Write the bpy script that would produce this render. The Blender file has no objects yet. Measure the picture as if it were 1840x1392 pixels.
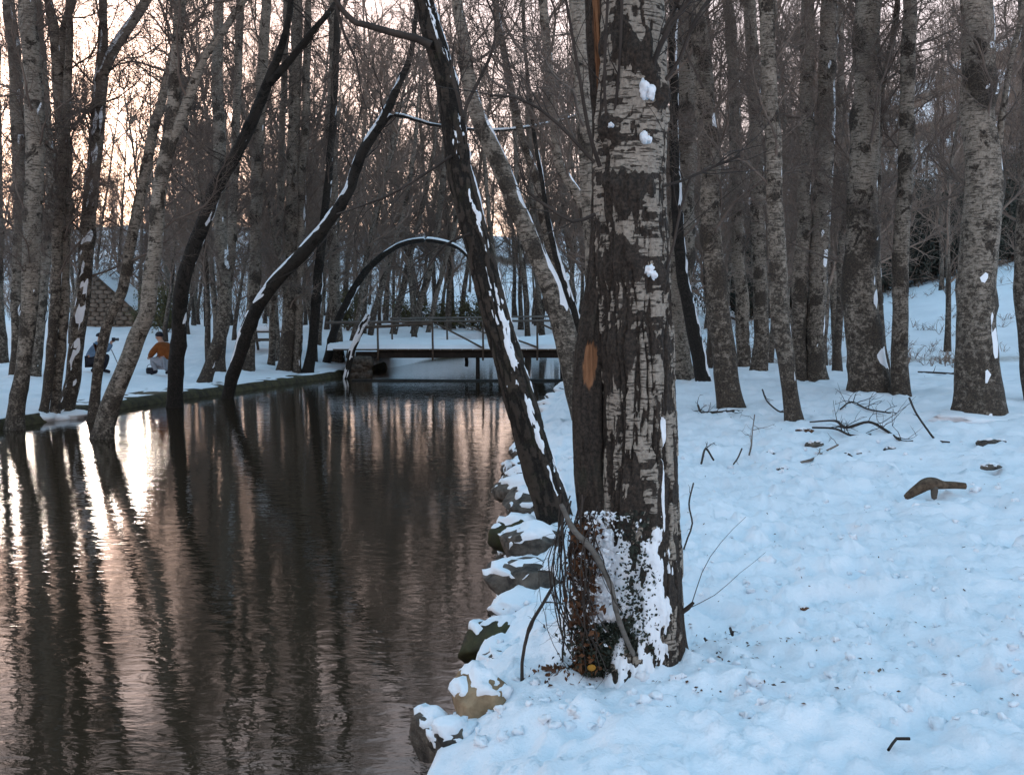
import bpy, math, random
import numpy as np
from mathutils import Vector, Matrix, Quaternion

# ------------------------------------------------------------------ camera, world, sun, exposure
scn = bpy.context.scene
COL = scn.collection
F_PX = 1900.0
PITCH = math.atan(136.0 / F_PX)
EYE = np.array([0.0, 0.0, 1.6])
cam_d = bpy.data.cameras.new('camera')
cam_d.sensor_width = 36.0
cam_d.lens = F_PX / 1840.0 * 36.0
cam_d.clip_start = 0.05
cam_d.clip_end = 2500.0
cam = bpy.data.objects.new('camera', cam_d)
COL.objects.link(cam)
cam.location = EYE
cam.rotation_euler = (math.pi / 2 - PITCH, 0, 0)
scn.camera = cam

SUN_EL, SUN_AZ = math.radians(5.0), math.radians(-24.0)      # azimuth measured from +Y towards +X
world = bpy.data.worlds.new('World')
scn.world = world
world.use_nodes = True
wn, wl = world.node_tree.nodes, world.node_tree.links
wn.clear()
w_out = wn.new('ShaderNodeOutputWorld')
w_bg = wn.new('ShaderNodeBackground')
w_sky = wn.new('ShaderNodeTexSky')
w_sky.sky_type = 'NISHITA'
w_sky.sun_disc = False
w_sky.sun_elevation = SUN_EL
w_sky.sun_rotation = SUN_AZ
w_sky.altitude = 600
w_sky.air_density = 1.0
w_sky.dust_density = 2.2
w_sky.ozone_density = 1.2
w_bg.inputs['Strength'].default_value = 0.15
w_hs = wn.new('ShaderNodeHueSaturation')                       # thin high cloud veils the blue
w_hs.inputs['Saturation'].default_value = 0.70
wl.new(w_sky.outputs[0], w_hs.inputs['Color'])
# high dusk cloud: rosy towards the horizon, blue overhead
w_tc = wn.new('ShaderNodeTexCoord'); w_sp = wn.new('ShaderNodeSeparateXYZ'); w_rp = wn.new('ShaderNodeValToRGB')
wl.new(w_tc.outputs['Generated'], w_sp.inputs[0]); wl.new(w_sp.outputs['Z'], w_rp.inputs[0])
els = w_rp.color_ramp.elements
els[0].position = 0.0; els[0].color = (0.98, 0.80, 0.80, 1)
els[1].position = 0.85; els[1].color = (0.20, 0.49, 0.71, 1)
e_ = els.new(0.25); e_.color = (0.92, 0.76, 0.74, 1)
e_ = els.new(0.5); e_.color = (0.30, 0.55, 0.72, 1)
w_ns = wn.new('ShaderNodeTexNoise'); w_ns.inputs['Scale'].default_value = 2.6; w_ns.inputs['Detail'].default_value = 5
w_mp = wn.new('ShaderNodeMapping'); w_mp.inputs['Scale'].default_value = (1, 1, 3.5)
wl.new(w_tc.outputs['Generated'], w_mp.inputs[0]); wl.new(w_mp.outputs[0], w_ns.inputs['Vector'])
w_m1 = wn.new('ShaderNodeMath'); w_m1.operation = 'MULTIPLY_ADD'; w_m1.inputs[1].default_value = 1.1; w_m1.inputs[2].default_value = 0.45
wl.new(w_ns.outputs['Fac'], w_m1.inputs[0])
w_v1 = wn.new('ShaderNodeVectorMath'); w_v1.operation = 'SCALE'; wl.new(w_rp.outputs[0], w_v1.inputs[0]); wl.new(w_m1.outputs[0], w_v1.inputs['Scale'])
w_v2 = wn.new('ShaderNodeVectorMath'); w_v2.operation = 'SCALE'; w_tn = wn.new('ShaderNodeVectorMath'); w_tn.operation = 'MULTIPLY'; w_tn.inputs[1].default_value = (1.08, 0.88, 0.92); wl.new(w_hs.outputs[0], w_tn.inputs[0]); wl.new(w_tn.outputs[0], w_v2.inputs[0]); w_v2.inputs['Scale'].default_value = 0.22
w_v3 = wn.new('ShaderNodeVectorMath'); w_v3.operation = 'ADD'; wl.new(w_v1.outputs[0], w_v3.inputs[0]); wl.new(w_v2.outputs[0], w_v3.inputs[1])
wl.new(w_v3.outputs[0], w_bg.inputs[0])
wl.new(w_bg.outputs[0], w_out.inputs[0])

sun_d = bpy.data.lights.new('sun', 'SUN')
sun_d.energy = 0.5
sun_d.angle = math.radians(12)
sun_d.color = (1.0, 0.86, 0.72)
sun = bpy.data.objects.new('sun', sun_d)
COL.objects.link(sun)
sdir = Vector((math.sin(SUN_AZ) * math.cos(SUN_EL), math.cos(SUN_AZ) * math.cos(SUN_EL), math.sin(SUN_EL)))
sun.rotation_euler = sdir.to_track_quat('Z', 'Y').to_euler()

vs = scn.view_settings
vs.view_transform = 'Standard'
vs.look = 'None'
vs.gamma = 1.0
vs.use_curve_mapping = False
vs.exposure = 3.0
try:
    scn.cycles.max_bounces = 8
    scn.cycles.diffuse_bounces = 4
    scn.cycles.glossy_bounces = 3
    scn.cycles.transmission_bounces = 2
    scn.cycles.caustics_reflective = False
    scn.cycles.caustics_refractive = False
    scn.cycles.use_denoising = True
    scn.cycles.denoiser = 'OPENIMAGEDENOISE'
    scn.cycles.denoising_prefilter = 'ACCURATE'
    scn.cycles.sample_clamp_indirect = 6.0
except Exception:
    pass

WATER = -0.5

# ------------------------------------------------------------------ helpers
def ss(t):
    t = np.clip(t, 0.0, 1.0)
    return t * t * (3 - 2 * t)


def _hash(ix, iy, iz, seed):
    h = (ix.astype(np.int64) * 374761393 + iy.astype(np.int64) * 668265263 + iz.astype(np.int64) * 2147483647
         + seed * 1274126177) & 0xFFFFFFFF
    h = ((h ^ (h >> 13)) * 1274126177) & 0xFFFFFFFF
    h = ((h ^ (h >> 16)) * 2246822519) & 0xFFFFFFFF
    return ((h ^ (h >> 15)) & 0xFFFFFF) / float(0xFFFFFF)


def vn(x, y, z=None, seed=0):
    x = np.asarray(x, float); y = np.asarray(y, float)
    z = np.zeros_like(x) if z is None else np.asarray(z, float)
    fx, fy, fz = np.floor(x), np.floor(y), np.floor(z)
    tx, ty, tz = x - fx, y - fy, z - fz
    tx = tx * tx * (3 - 2 * tx); ty = ty * ty * (3 - 2 * ty); tz = tz * tz * (3 - 2 * tz)
    r = 0
    for a in (0, 1):
        for b in (0, 1):
            for c in (0, 1):
                w = (tx if a else 1 - tx) * (ty if b else 1 - ty) * (tz if c else 1 - tz)
                r = r + w * _hash(fx + a, fy + b, fz + c, seed)
    return r * 2 - 1


def fbm(x, y, z=None, o=4, seed=0, g=0.5):
    a, f, r, t = 1.0, 1.0, 0, 0
    for i in range(o):
        r = r + a * vn(np.asarray(x) * f, np.asarray(y) * f, None if z is None else np.asarray(z) * f, seed + i * 17)
        t += a; a *= g; f *= 2.03
    return r / t


def ray(px, py):
    x, y = (px - 920) / F_PX, (696 - py) / F_PX
    c, s = math.cos(PITCH), math.sin(PITCH)
    return np.array([x, c + y * s, -s + y * c])


def P(px, py, D):
    d = ray(px, py)
    return EYE + d * (D / d[1])


def tag(o, label=None, cat=None, group=None, kind=None):
    if label: o['label'] = label
    if cat: o['category'] = cat
    if group: o['group'] = group
    if kind: o['kind'] = kind
    return o


def mesh_np(name, V, Q=None, T=None, mat=None, smooth=True, attr=None, matidx=None):
    V = np.ascontiguousarray(V, dtype=np.float32).reshape(-1, 3)
    me = bpy.data.meshes.new(name)
    loops, starts, n = [], [], 0
    tot = 0
    if Q is not None and len(Q):
        Q = np.asarray(Q, np.int32).reshape(-1, 4)
        loops.append(Q.ravel()); starts.append(np.arange(len(Q)) * 4); n += len(Q); tot = len(Q) * 4
    if T is not None and len(T):
        T = np.asarray(T, np.int32).reshape(-1, 3)
        loops.append(T.ravel()); starts.append(tot + np.arange(len(T)) * 3); n += len(T)
    L = np.concatenate(loops).astype(np.int32); S = np.concatenate(starts).astype(np.int32)
    me.vertices.add(len(V)); me.vertices.foreach_set('co', V.ravel())
    me.loops.add(len(L)); me.loops.foreach_set('vertex_index', L)
    me.polygons.add(n); me.polygons.foreach_set('loop_start', S)
    me.update(calc_edges=True)
    me.polygons.foreach_set('use_smooth', np.full(n, smooth, dtype=bool))
    if attr is not None:
        a = me.color_attributes.new('mask', 'FLOAT_COLOR', 'POINT')
        A = np.ones((len(V), 4), np.float32); A[:, :attr.shape[1]] = attr
        a.data.foreach_set('color', A.ravel())
    if mat is not None:
        for m in (mat if isinstance(mat, (list, tuple)) else [mat]):
            me.materials.append(m)
    return me


def link(name, me, parent=None, loc=None):
    o = bpy.data.objects.new(name, me)
    COL.objects.link(o)
    if parent is not None: o.parent = parent
    if loc is not None: o.location = loc
    return o


def empty(name, loc, rz=0.0):
    o = bpy.data.objects.new(name, None)
    o.empty_display_size = 0.2
    COL.objects.link(o)
    o.location = [float(v) for v in loc]
    o.rotation_euler = (0, 0, rz)
    return o


def nrm(a):
    return a / np.maximum(np.linalg.norm(a, axis=-1, keepdims=True), 1e-9)


def tubes(Pt, R, S=3):
    """Pt [N,K,3], R [N,K] -> verts, quads"""
    N, K, _ = Pt.shape
    T = np.empty_like(Pt)
    T[:, 1:-1] = Pt[:, 2:] - Pt[:, :-2]; T[:, 0] = Pt[:, 1] - Pt[:, 0]; T[:, -1] = Pt[:, -1] - Pt[:, -2]
    T = nrm(T)
    av = nrm(Pt[:, -1] - Pt[:, 0])
    ref = np.where(np.abs(av[:, 2:3]) < 0.8, np.array([[0, 0, 1.0]]), np.array([[1.0, 0, 0]]))
    U = nrm(np.cross(T, ref[:, None, :])); W = np.cross(T, U)
    a = np.arange(S) / S * 2 * math.pi
    V = Pt[:, :, None, :] + R[:, :, None, None] * (np.cos(a)[None, None, :, None] * U[:, :, None, :] + np.sin(a)[None, None, :, None] * W[:, :, None, :])
    i = np.arange(N * K * S).reshape(N, K, S)
    j = np.roll(i, -1, axis=2)
    Q = np.stack([i[:, :-1], j[:, :-1], j[:, 1:], i[:, 1:]], -1).reshape(-1, 4)
    return V.reshape(-1, 3), Q


def merge(parts):
    V, Q, T, n = [], [], [], 0
    for p in parts:
        v = p[0]; V.append(v)
        if len(p) > 1 and p[1] is not None and len(p[1]): Q.append(np.asarray(p[1]) + n)
        if len(p) > 2 and p[2] is not None and len(p[2]): T.append(np.asarray(p[2]) + n)
        n += len(v)
    return np.concatenate(V), (np.concatenate(Q) if Q else None), (np.concatenate(T) if T else None)


def box(c, s, rz=0.0, ry=0.0):
    v = np.array([[x, y, z] for x in (-.5, .5) for y in (-.5, .5) for z in (-.5, .5)]) * np.array(s)
    if ry:
        v = v @ np.array([[math.cos(ry), 0, -math.sin(ry)], [0, 1, 0], [math.sin(ry), 0, math.cos(ry)]])
    if rz:
        v = v @ np.array([[math.cos(rz), math.sin(rz), 0], [-math.sin(rz), math.cos(rz), 0], [0, 0, 1]])
    v = v + np.array(c)
    q = np.array([[0, 1, 3, 2], [4, 6, 7, 5], [0, 4, 5, 1], [2, 3, 7, 6], [0, 2, 6, 4], [1, 5, 7, 3]])
    return v, q


def beam(a, b, w, h=None, seed=0):
    """a slightly worn squared or round bar between two points"""
    a, b = np.array(a, float), np.array(b, float)
    n = 7
    t = np.linspace(0, 1, n)[:, None]
    pts = a + (b - a) * t
    rs = np.random.RandomState(seed)
    pts[1:-1] += rs.randn(n - 2, 3) * w * 0.06
    pts = np.vstack([a, pts, b])[None]
    R = np.full((1, n + 2), w / 2); R[0, 0] = R[0, -1] = w * 0.02
    V, Q = tubes(pts, R, 8)
    return V, Q


def ico(sub):
    import bmesh
    bm = bmesh.new()
    bmesh.ops.create_icosphere(bm, subdivisions=sub, radius=1.0)
    V = np.array([v.co[:] for v in bm.verts]); T = np.array([[v.index for v in f.verts] for f in bm.faces])
    bm.free()
    return V, T


ICO3, ICO4, ICO2 = ico(3), ico(4), ico(2)

# ------------------------------------------------------------------ materials
def new_mat(name):
    m = bpy.data.materials.new(name); m.use_nodes = True
    nt = m.node_tree; nt.nodes.clear()
    out = nt.nodes.new('ShaderNodeOutputMaterial'); b = nt.nodes.new('ShaderNodeBsdfPrincipled')
    nt.links.new(b.outputs[0], out.inputs[0])
    b.inputs['Specular IOR Level'].default_value = 0.25
    return m, nt, b


def nd(nt, typ, **kw):
    n = nt.nodes.new('ShaderNode' + typ)
    for k, v in kw.items():
        if k.startswith('i_'): n.inputs[k[2:].replace('_', ' ')].default_value = v
        else: setattr(n, k, v)
    return n


def coords(nt, scale=(1, 1, 1), rnd=True, kind='Object'):
    tc = nd(nt, 'TexCoord'); mp = nd(nt, 'Mapping')
    mp.inputs['Scale'].default_value = scale
    src = tc.outputs[kind]
    if rnd:
        oi = nd(nt, 'ObjectInfo'); ml = nd(nt, 'Math', operation='MULTIPLY'); ml.inputs[1].default_value = 37.0
        nt.links.new(oi.outputs['Random'], ml.inputs[0])
        ad = nd(nt, 'VectorMath', operation='ADD')
        nt.links.new(src, ad.inputs[0]); nt.links.new(ml.outputs[0], ad.inputs[1]); src = ad.outputs[0]
    nt.links.new(src, mp.inputs[0])
    return mp.outputs[0]


def noise(nt, vec, scale, detail=4, rough=0.55, dist=0.0):
    n = nd(nt, 'TexNoise'); n.inputs['Scale'].default_value = scale; n.inputs['Detail'].default_value = detail
    n.inputs['Roughness'].default_value = rough; n.inputs['Distortion'].default_value = dist
    nt.links.new(vec, n.inputs['Vector'])
    return n.outputs['Fac']


def ramp(nt, fac, stops):
    r = nd(nt, 'ValToRGB')
    el = r.color_ramp.elements
    while len(el) < len(stops): el.new(0.5)
    for e, (p, c) in zip(el, stops):
        e.position = p; e.color = (c, c, c, 1) if not isinstance(c, tuple) else (*c, 1)
    nt.links.new(fac, r.inputs[0])
    return r.outputs[0]


def mix(nt, fac, a, b):
    m = nd(nt, 'Mix', data_type='RGBA')
    if isinstance(fac, float): m.inputs[0].default_value = fac
    else: nt.links.new(fac, m.inputs[0])
    for i, s in ((6, a), (7, b)):
        if isinstance(s, tuple): m.inputs[i].default_value = (*s, 1)
        else: nt.links.new(s, m.inputs[i])
    return m.outputs[2]


def mth(nt, op, a, b=None, clamp=False):
    m = nd(nt, 'Math', operation=op, use_clamp=clamp)
    for i, s in enumerate((a, b)):
        if s is None: continue
        if isinstance(s, (int, float)): m.inputs[i].default_value = s
        else: nt.links.new(s, m.inputs[i])
    return m.outputs[0]


def bump(nt, b, h, strength=0.5, dist=0.02):
    n = nd(nt, 'Bump'); n.inputs['Strength'].default_value = strength; n.inputs['Distance'].default_value = dist
    nt.links.new(h, n.inputs['Height']); nt.links.new(n.outputs[0], b.inputs['Normal'])


def simple(name, c1, c2, scale=8, rough=0.85, bstr=0.4, bdist=0.01, stretch=(1, 1, 1), rnd=True):
    m, nt, b = new_mat(name)
    v = coords(nt, stretch, rnd)
    n = noise(nt, v, scale, 5, 0.6)
    nt.links.new(mix(nt, ramp(nt, n, [(0.35, 0.0), (0.65, 1.0)]), c1, c2), b.inputs['Base Color'])
    b.inputs['Roughness'].default_value = rough
    if bstr: bump(nt, b, n, bstr, bdist)
    return m


def bark(name, pale, pale2, dark, dark2, cover=0.5, lent=True, moss=(0.05, 0.055, 0.03), near=False):
    m, nt, b = new_mat(name)
    v = coords(nt, (1, 1, 1))
    vp = coords(nt, (1, 1, 1.1) if not near else (1, 1, 1.5)); vl = coords(nt, (1.6, 1.6, 11))
    patch = noise(nt, vp, 11.0 if not near else 15.0, 10, 0.80, 0.3)
    at = nd(nt, 'Attribute', attribute_name='mask')
    sp = nd(nt, 'SeparateColor'); nt.links.new(at.outputs['Color'], sp.inputs[0])
    p2 = mth(nt, 'ADD', patch, mth(nt, 'MULTIPLY', mth(nt, 'SUBTRACT', sp.outputs[0], 0.5), 0.42))
    oi = nd(nt, 'ObjectInfo')
    p2 = mth(nt, 'ADD', p2, mth(nt, 'MULTIPLY', mth(nt, 'SUBTRACT', oi.outputs['Random'], 0.5), 0.09 if not near else 0.0))
    if near:
        p2 = mth(nt, 'ADD', sp.outputs[0], mth(nt, 'MULTIPLY', mth(nt, 'SUBTRACT', patch, 0.5), 1.3))
    dk = ramp(nt, p2, [(cover - 0.05, 0.0), (cover + 0.06, 0.95)])
    blot = noise(nt, coords(nt, (1, 1, 0.9)), 3.6, 6, 0.7, 0.5)
    if not near: dk = mth(nt, 'MAXIMUM', dk, ramp(nt, blot, [(0.56, 0.0), (0.60, 1.0)]))
    fine = noise(nt, v, 38.0 if not near else 70.0, 5, 0.7)
    if lent:
        ln = noise(nt, vl, 9.0 if near else 5.0, 3, 0.55)
        lr = ramp(nt, ln, [(0.54, 0.0), (0.61, 0.85)])
        dk = mth(nt, 'MAXIMUM', dk, lr)
    tone = noise(nt, v, 2.3, 3, 0.5)
    pc = mix(nt, tone, pale, pale2)
    pc = mix(nt, ramp(nt, fine, [(0.38, 0.45), (0.6, 0.0)]), pc, dark2)
    dc = mix(nt, ramp(nt, fine, [(0.42, 0.0), (0.68, 1.0)]), dark, dark2)
    col = mix(nt, dk, pc, dc)
    ms = ramp(nt, mth(nt, 'ADD', noise(nt, v, 5.5, 6, 0.7), mth(nt, 'MULTIPLY', sp.outputs[2], 0.22)), [(0.64, 0.0), (0.80, 0.45)])
    col = mix(nt, ms, col, moss)
    wood = mix(nt, noise(nt, coords(nt, (6, 6, 0.7)), 9, 4, 0.6), (0.10, 0.038, 0.018), (0.34, 0.17, 0.085))
    col = mix(nt, ramp(nt, sp.outputs[1], [(0.4, 0.0), (0.6, 1.0)]), col, wood)
    nt.links.new(col, b.inputs['Base Color'])
    b.inputs['Roughness'].default_value = 0.85
    h = mth(nt, 'ADD', mth(nt, 'MULTIPLY', dk, -0.5), fine)
    bump(nt, b, h, 0.9 if near else 0.8, 0.006 if near else 0.015)
    return m


M = {}
M['birch'] = bark('birch_bark', (0.367, 0.312, 0.255), (0.233, 0.200, 0.164), (0.018, 0.015, 0.013), (0.087, 0.066, 0.048), 0.515)
M['birch_pale'] = bark('birch_bark_pale', (0.388, 0.336, 0.280), (0.235, 0.204, 0.166), (0.020, 0.017, 0.014), (0.087, 0.070, 0.055), 0.56)
M['birch_near'] = bark('birch_bark_near', (0.40, 0.345, 0.285), (0.25, 0.215, 0.18), (0.008, 0.006, 0.005), (0.05, 0.034, 0.025), 0.50, True, (0.035, 0.04, 0.028), True)
M['alder'] = bark('dark_bark', (0.045, 0.038, 0.032), (0.032, 0.027, 0.022), (0.008, 0.007, 0.006), (0.028, 0.024, 0.02), 0.48, False, (0.03, 0.03, 0.016))
M['alder_near'] = bark('dark_bark_near', (0.065, 0.048, 0.036), (0.03, 0.023, 0.018), (0.005, 0.004, 0.003), (0.022, 0.017, 0.013), 0.48, False, (0.035, 0.036, 0.018), True)
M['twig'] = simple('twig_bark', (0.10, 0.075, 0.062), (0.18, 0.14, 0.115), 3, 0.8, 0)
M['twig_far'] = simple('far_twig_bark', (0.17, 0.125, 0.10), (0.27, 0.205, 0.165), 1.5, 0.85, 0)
M['twig_dark'] = simple('dark_twig_bark', (0.025, 0.019, 0.016), (0.055, 0.043, 0.036), 4, 0.8, 0)
M['trunk_far'] = bark('far_bark', (0.332, 0.286, 0.238), (0.217, 0.189, 0.154), (0.026, 0.020, 0.016), (0.077, 0.060, 0.048), 0.53)


def snow_mat(name, tint=(0.83, 0.86, 0.90), fine=45.0):
    m, nt, b = new_mat(name)
    v = coords(nt, (1, 1, 1), False)
    n1 = noise(nt, v, 6.0, 6, 0.62); n2 = noise(nt, v, fine, 5, 0.7)
    n3 = noise(nt, v, 1.6, 3, 0.5)
    c = mix(nt, ramp(nt, n3, [(0.4, 0.0), (0.65, 1.0)]), tint, tuple(x * 0.94 for x in tint))
    nt.links.new(c, b.inputs['Base Color'])
    b.inputs['Roughness'].default_value = 0.75
    b.inputs['Subsurface Weight'].default_value = 0.0
    h = mth(nt, 'ADD', mth(nt, 'MULTIPLY', n1, 1.0), mth(nt, 'MULTIPLY', n2, 0.35))
    bump(nt, b, h, 0.6, 0.03)
    return m


M['snow'] = snow_mat('fresh_snow')

# ground: snow, bare mud and scrub told apart by a vertex mask (real ground cover)
m, nt, b = new_mat('snowy_ground'); M['ground'] = m
v = coords(nt, (1, 1, 1), False)
at = nd(nt, 'Attribute', attribute_name='mask'); sp = nd(nt, 'SeparateColor'); nt.links.new(at.outputs['Color'], sp.inputs[0])
n1 = noise(nt, v, 5.0, 6, 0.62); n2 = noise(nt, v, 38.0, 5, 0.7); n3 = noise(nt, v, 0.9, 4, 0.55)
snowc = mix(nt, ramp(nt, n3, [(0.38, 0.0), (0.66, 1.0)]), (0.84, 0.87, 0.91), (0.77, 0.80, 0.84))
mudc = mix(nt, ramp(nt, n1, [(0.35, 0.0), (0.65, 1.0)]), (0.028, 0.022, 0.014), (0.075, 0.065, 0.03))
col = mix(nt, ramp(nt, mth(nt, 'ADD', sp.outputs[0], mth(nt, 'MULTIPLY', mth(nt, 'SUBTRACT', n2, 0.5), 0.5)), [(0.42, 0.0), (0.58, 1.0)]), snowc, mudc)
scr = mix(nt, ramp(nt, n1, [(0.3, 0.0), (0.7, 1.0)]), (0.05, 0.036, 0.026), (0.11, 0.085, 0.062))
col = mix(nt, ramp(nt, mth(nt, 'ADD', sp.outputs[1], mth(nt, 'MULTIPLY', mth(nt, 'SUBTRACT', n1, 0.5), 1.2)), [(0.40, 0.0), (0.60, 1.0)]), col, scr)
pth = mth(nt, 'MULTIPLY', sp.outputs[2], ramp(nt, n1, [(0.3, 0.35), (0.6, 0.9)]))
col = mix(nt, pth, col, (0.36, 0.31, 0.27))
nt.links.new(col, b.inputs['Base Color']); b.inputs['Roughness'].default_value = 0.8
bump(nt, b, mth(nt, 'ADD', n1, mth(nt, 'MULTIPLY', n2, 0.4)), 0.65, 0.035)

m, nt, b = new_mat('canal_water'); M['water'] = m
v = coords(nt, (0.55, 1.0, 1), False)
b.inputs['Base Color'].default_value = (0.028, 0.019, 0.011, 1)
b.inputs['Roughness'].default_value = 0.035
b.inputs['IOR'].default_value = 1.42
b.inputs['Specular IOR Level'].default_value = 0.5
wa = noise(nt, v, 5.5, 3, 0.5, 0.6); wb = noise(nt, v, 14.0, 3, 0.55, 0.3); wc = noise(nt, v, 1.1, 2, 0.5)
hh = mth(nt, 'ADD', mth(nt, 'MULTIPLY', wa, 1.0), mth(nt, 'ADD', mth(nt, 'MULTIPLY', wb, 0.3), mth(nt, 'MULTIPLY', wc, 0.8)))
bump(nt, b, hh, 0.42, 0.0078)

M['rock'] = simple('dark_stone', (0.028, 0.024, 0.021), (0.13, 0.11, 0.09), 11, 0.8, 1.0, 0.03)
M['rock_tan'] = simple('tan_stone', (0.16, 0.10, 0.055), (0.32, 0.22, 0.13), 12, 0.8, 1.0, 0.02)
M['rock_moss'] = simple('mossy_stone', (0.02, 0.018, 0.013), (0.05, 0.05, 0.02), 6, 0.85, 0.8, 0.02)
M['wood_old'] = simple('weathered_timber', (0.06, 0.048, 0.038), (0.13, 0.105, 0.085), 6, 0.85, 0.5, 0.01, (1, 1, 6))
M['wood_brown'] = simple('brown_log', (0.045, 0.03, 0.02), (0.13, 0.09, 0.06), 22, 0.85, 0.8, 0.01)
M['wood_grey'] = simple('grey_timber', (0.09, 0.08, 0.07), (0.16, 0.145, 0.13), 6, 0.85, 0.5, 0.01, (1, 1, 6))
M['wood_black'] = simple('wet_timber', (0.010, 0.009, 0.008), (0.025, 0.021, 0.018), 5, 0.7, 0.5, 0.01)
M['hut_stone'] = simple('hut_stone', (0.15, 0.115, 0.09), (0.24, 0.19, 0.15), 5, 0.9, 0.7, 0.03)
M['hut_joint'] = simple('hut_joint', (0.10, 0.078, 0.06), (0.15, 0.12, 0.095), 5, 0.9, 0.5, 0.02)
M['leaf_brown'] = simple('dead_leaf', (0.045, 0.022, 0.014), (0.14, 0.06, 0.025), 5, 0.8, 0)
M['leaf_yellow'] = simple('yellow_leaf', (0.38, 0.20, 0.03), (0.30, 0.14, 0.02), 5, 0.8, 0)
M['ivy'] = simple('dark_ivy', (0.012, 0.014, 0.010), (0.035, 0.042, 0.028), 8, 0.6, 0)
M['needle'] = simple('evergreen_leaf', (0.075, 0.075, 0.035), (0.13, 0.12, 0.06), 2, 0.8, 0)
M['needle_dark'] = simple('dark_evergreen_leaf', (0.022, 0.026, 0.022), (0.055, 0.058, 0.045), 2, 0.8, 0)
M['scrub'] = simple('brown_scrub', (0.14, 0.095, 0.07), (0.24, 0.175, 0.135), 0.8, 0.85, 0)
M['skin'] = simple('skin', (0.42, 0.24, 0.17), (0.46, 0.27, 0.19), 4, 0.6, 0)
M['blue'] = simple('pale_blue_cloth', (0.09, 0.14, 0.21), (0.15, 0.22, 0.31), 9, 0.85, 0.4, 0.01)
M['navy'] = simple('black_cloth', (0.012, 0.012, 0.018), (0.025, 0.024, 0.03), 9, 0.85, 0.4, 0.01)
M['orange'] = simple('orange_cloth', (0.15, 0.042, 0.008), (0.22, 0.065, 0.012), 7, 0.8, 0.4, 0.01)
M['greycloth'] = simple('grey_cloth', (0.22, 0.23, 0.26), (0.30, 0.31, 0.34), 7, 0.85, 0.4, 0.01)
M['metal'] = simple('grey_metal', (0.06, 0.06, 0.065), (0.10, 0.10, 0.11), 7, 0.4, 0)

# ------------------------------------------------------------------ terrain
_ER = np.array([(-12, -2.6), (-5, -1.5), (2, -0.75), (4.5, -0.42), (6, -0.28), (8, -0.15), (11.7, 0.0), (16, 0.1), (20, 0.5), (31, 1.95), (45, 3.5), (58, 4.6), (400, 5)])
_EL = np.array([(-12, -10.6), (5, -10.4), (15, -9.6), (18.6, -9.05), (24.6, -8.0), (33, -5.7), (45, -3.6), (58, -1.0), (400, -1)])


def eR(y): return np.interp(y, _ER[:, 0], _ER[:, 1])
def eL(y): return np.interp(y, _EL[:, 0], _EL[:, 1])


def base_z(x, y):
    x = np.asarray(x, float); y = np.asarray(y, float)
    dR = x - eR(y); dL = eL(y) - x
    mid = 0.5 * (eR(y) + eL(y))
    right = -0.20 + 0.20 * ss(dR / 0.75) + 0.17 * ss((x - 1.0) / 5.0) * ss((y - 5) / 8.0)
    right = right + (0.35 + 3.3 * np.maximum(0, (x - 8) / 16.0) ** 1.2) * ss((y - 31) / 20.0)
    left = WATER + 0.19 * ss(dL / 0.30) + 0.31 * ss(dL / 4.5) + 0.9 * ss((y - 32) / 20.0)
    land = np.where(x > mid, right, left)
    chan = -1.3 + 0 * x
    wr = ss((dR + 0.05) / 0.22); wl_ = ss((dL + 0.05) / 0.15)
    w = np.where(x > mid, wr, wl_)
    # the channel closes beyond the bridge
    end = ss((y - 50) / 6.0)
    w = np.maximum(w, end)
    z = chan * (1 - w) + land * w
    bl = ss((x + 4) / 16.0)
    zz_far = np.where(y > 50, 0.55, 0)
    z = np.where((x > eL(y) - 1) & (x < eR(y) + 1) & (y > 50), z + 0.0 * zz_far, z)
    slope = np.interp(x / np.maximum(y, 1) , [-0.5, -0.25, 0.0, 0.2, 0.5], [0.115, 0.12, 0.105, 0.15, 0.20])
    yy = np.clip(y - 56, 0, 150)
    z = z + slope * (np.sqrt(yy * yy + 36) - 6)
    z = z + ss((y - 60) / 40) * 1.6 * fbm(x * 0.045, y * 0.045, None, 3, 5)
    return z


rsF = np.random.RandomState(11)
FOOT = [(rsF.uniform(0.8, 9), rsF.uniform(4.2, 22), rsF.uniform(0, 3.14), rsF.uniform(0.7, 1.3)) for _ in range(260)]


def snow_disp(x, y):
    dR = x - eR(y)
    near = np.clip(12.0 / np.maximum(np.hypot(x, y), 3), 0, 1)
    d = 0.05 * fbm(x * 0.9, y * 0.9, None, 3, 21) + 0.075 * fbm(x * 2.6, y * 2.6, None, 3, 22)
    c = fbm(x * 7, y * 7, None, 4, 23)
    d = d + 0.055 * c * near + 0.045 * np.maximum(0, fbm(x * 17, y * 17, None, 2, 31)) * near
    return d


def gz(x, y):
    return float(base_z(np.array([x]), np.array([y]))[0])


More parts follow.
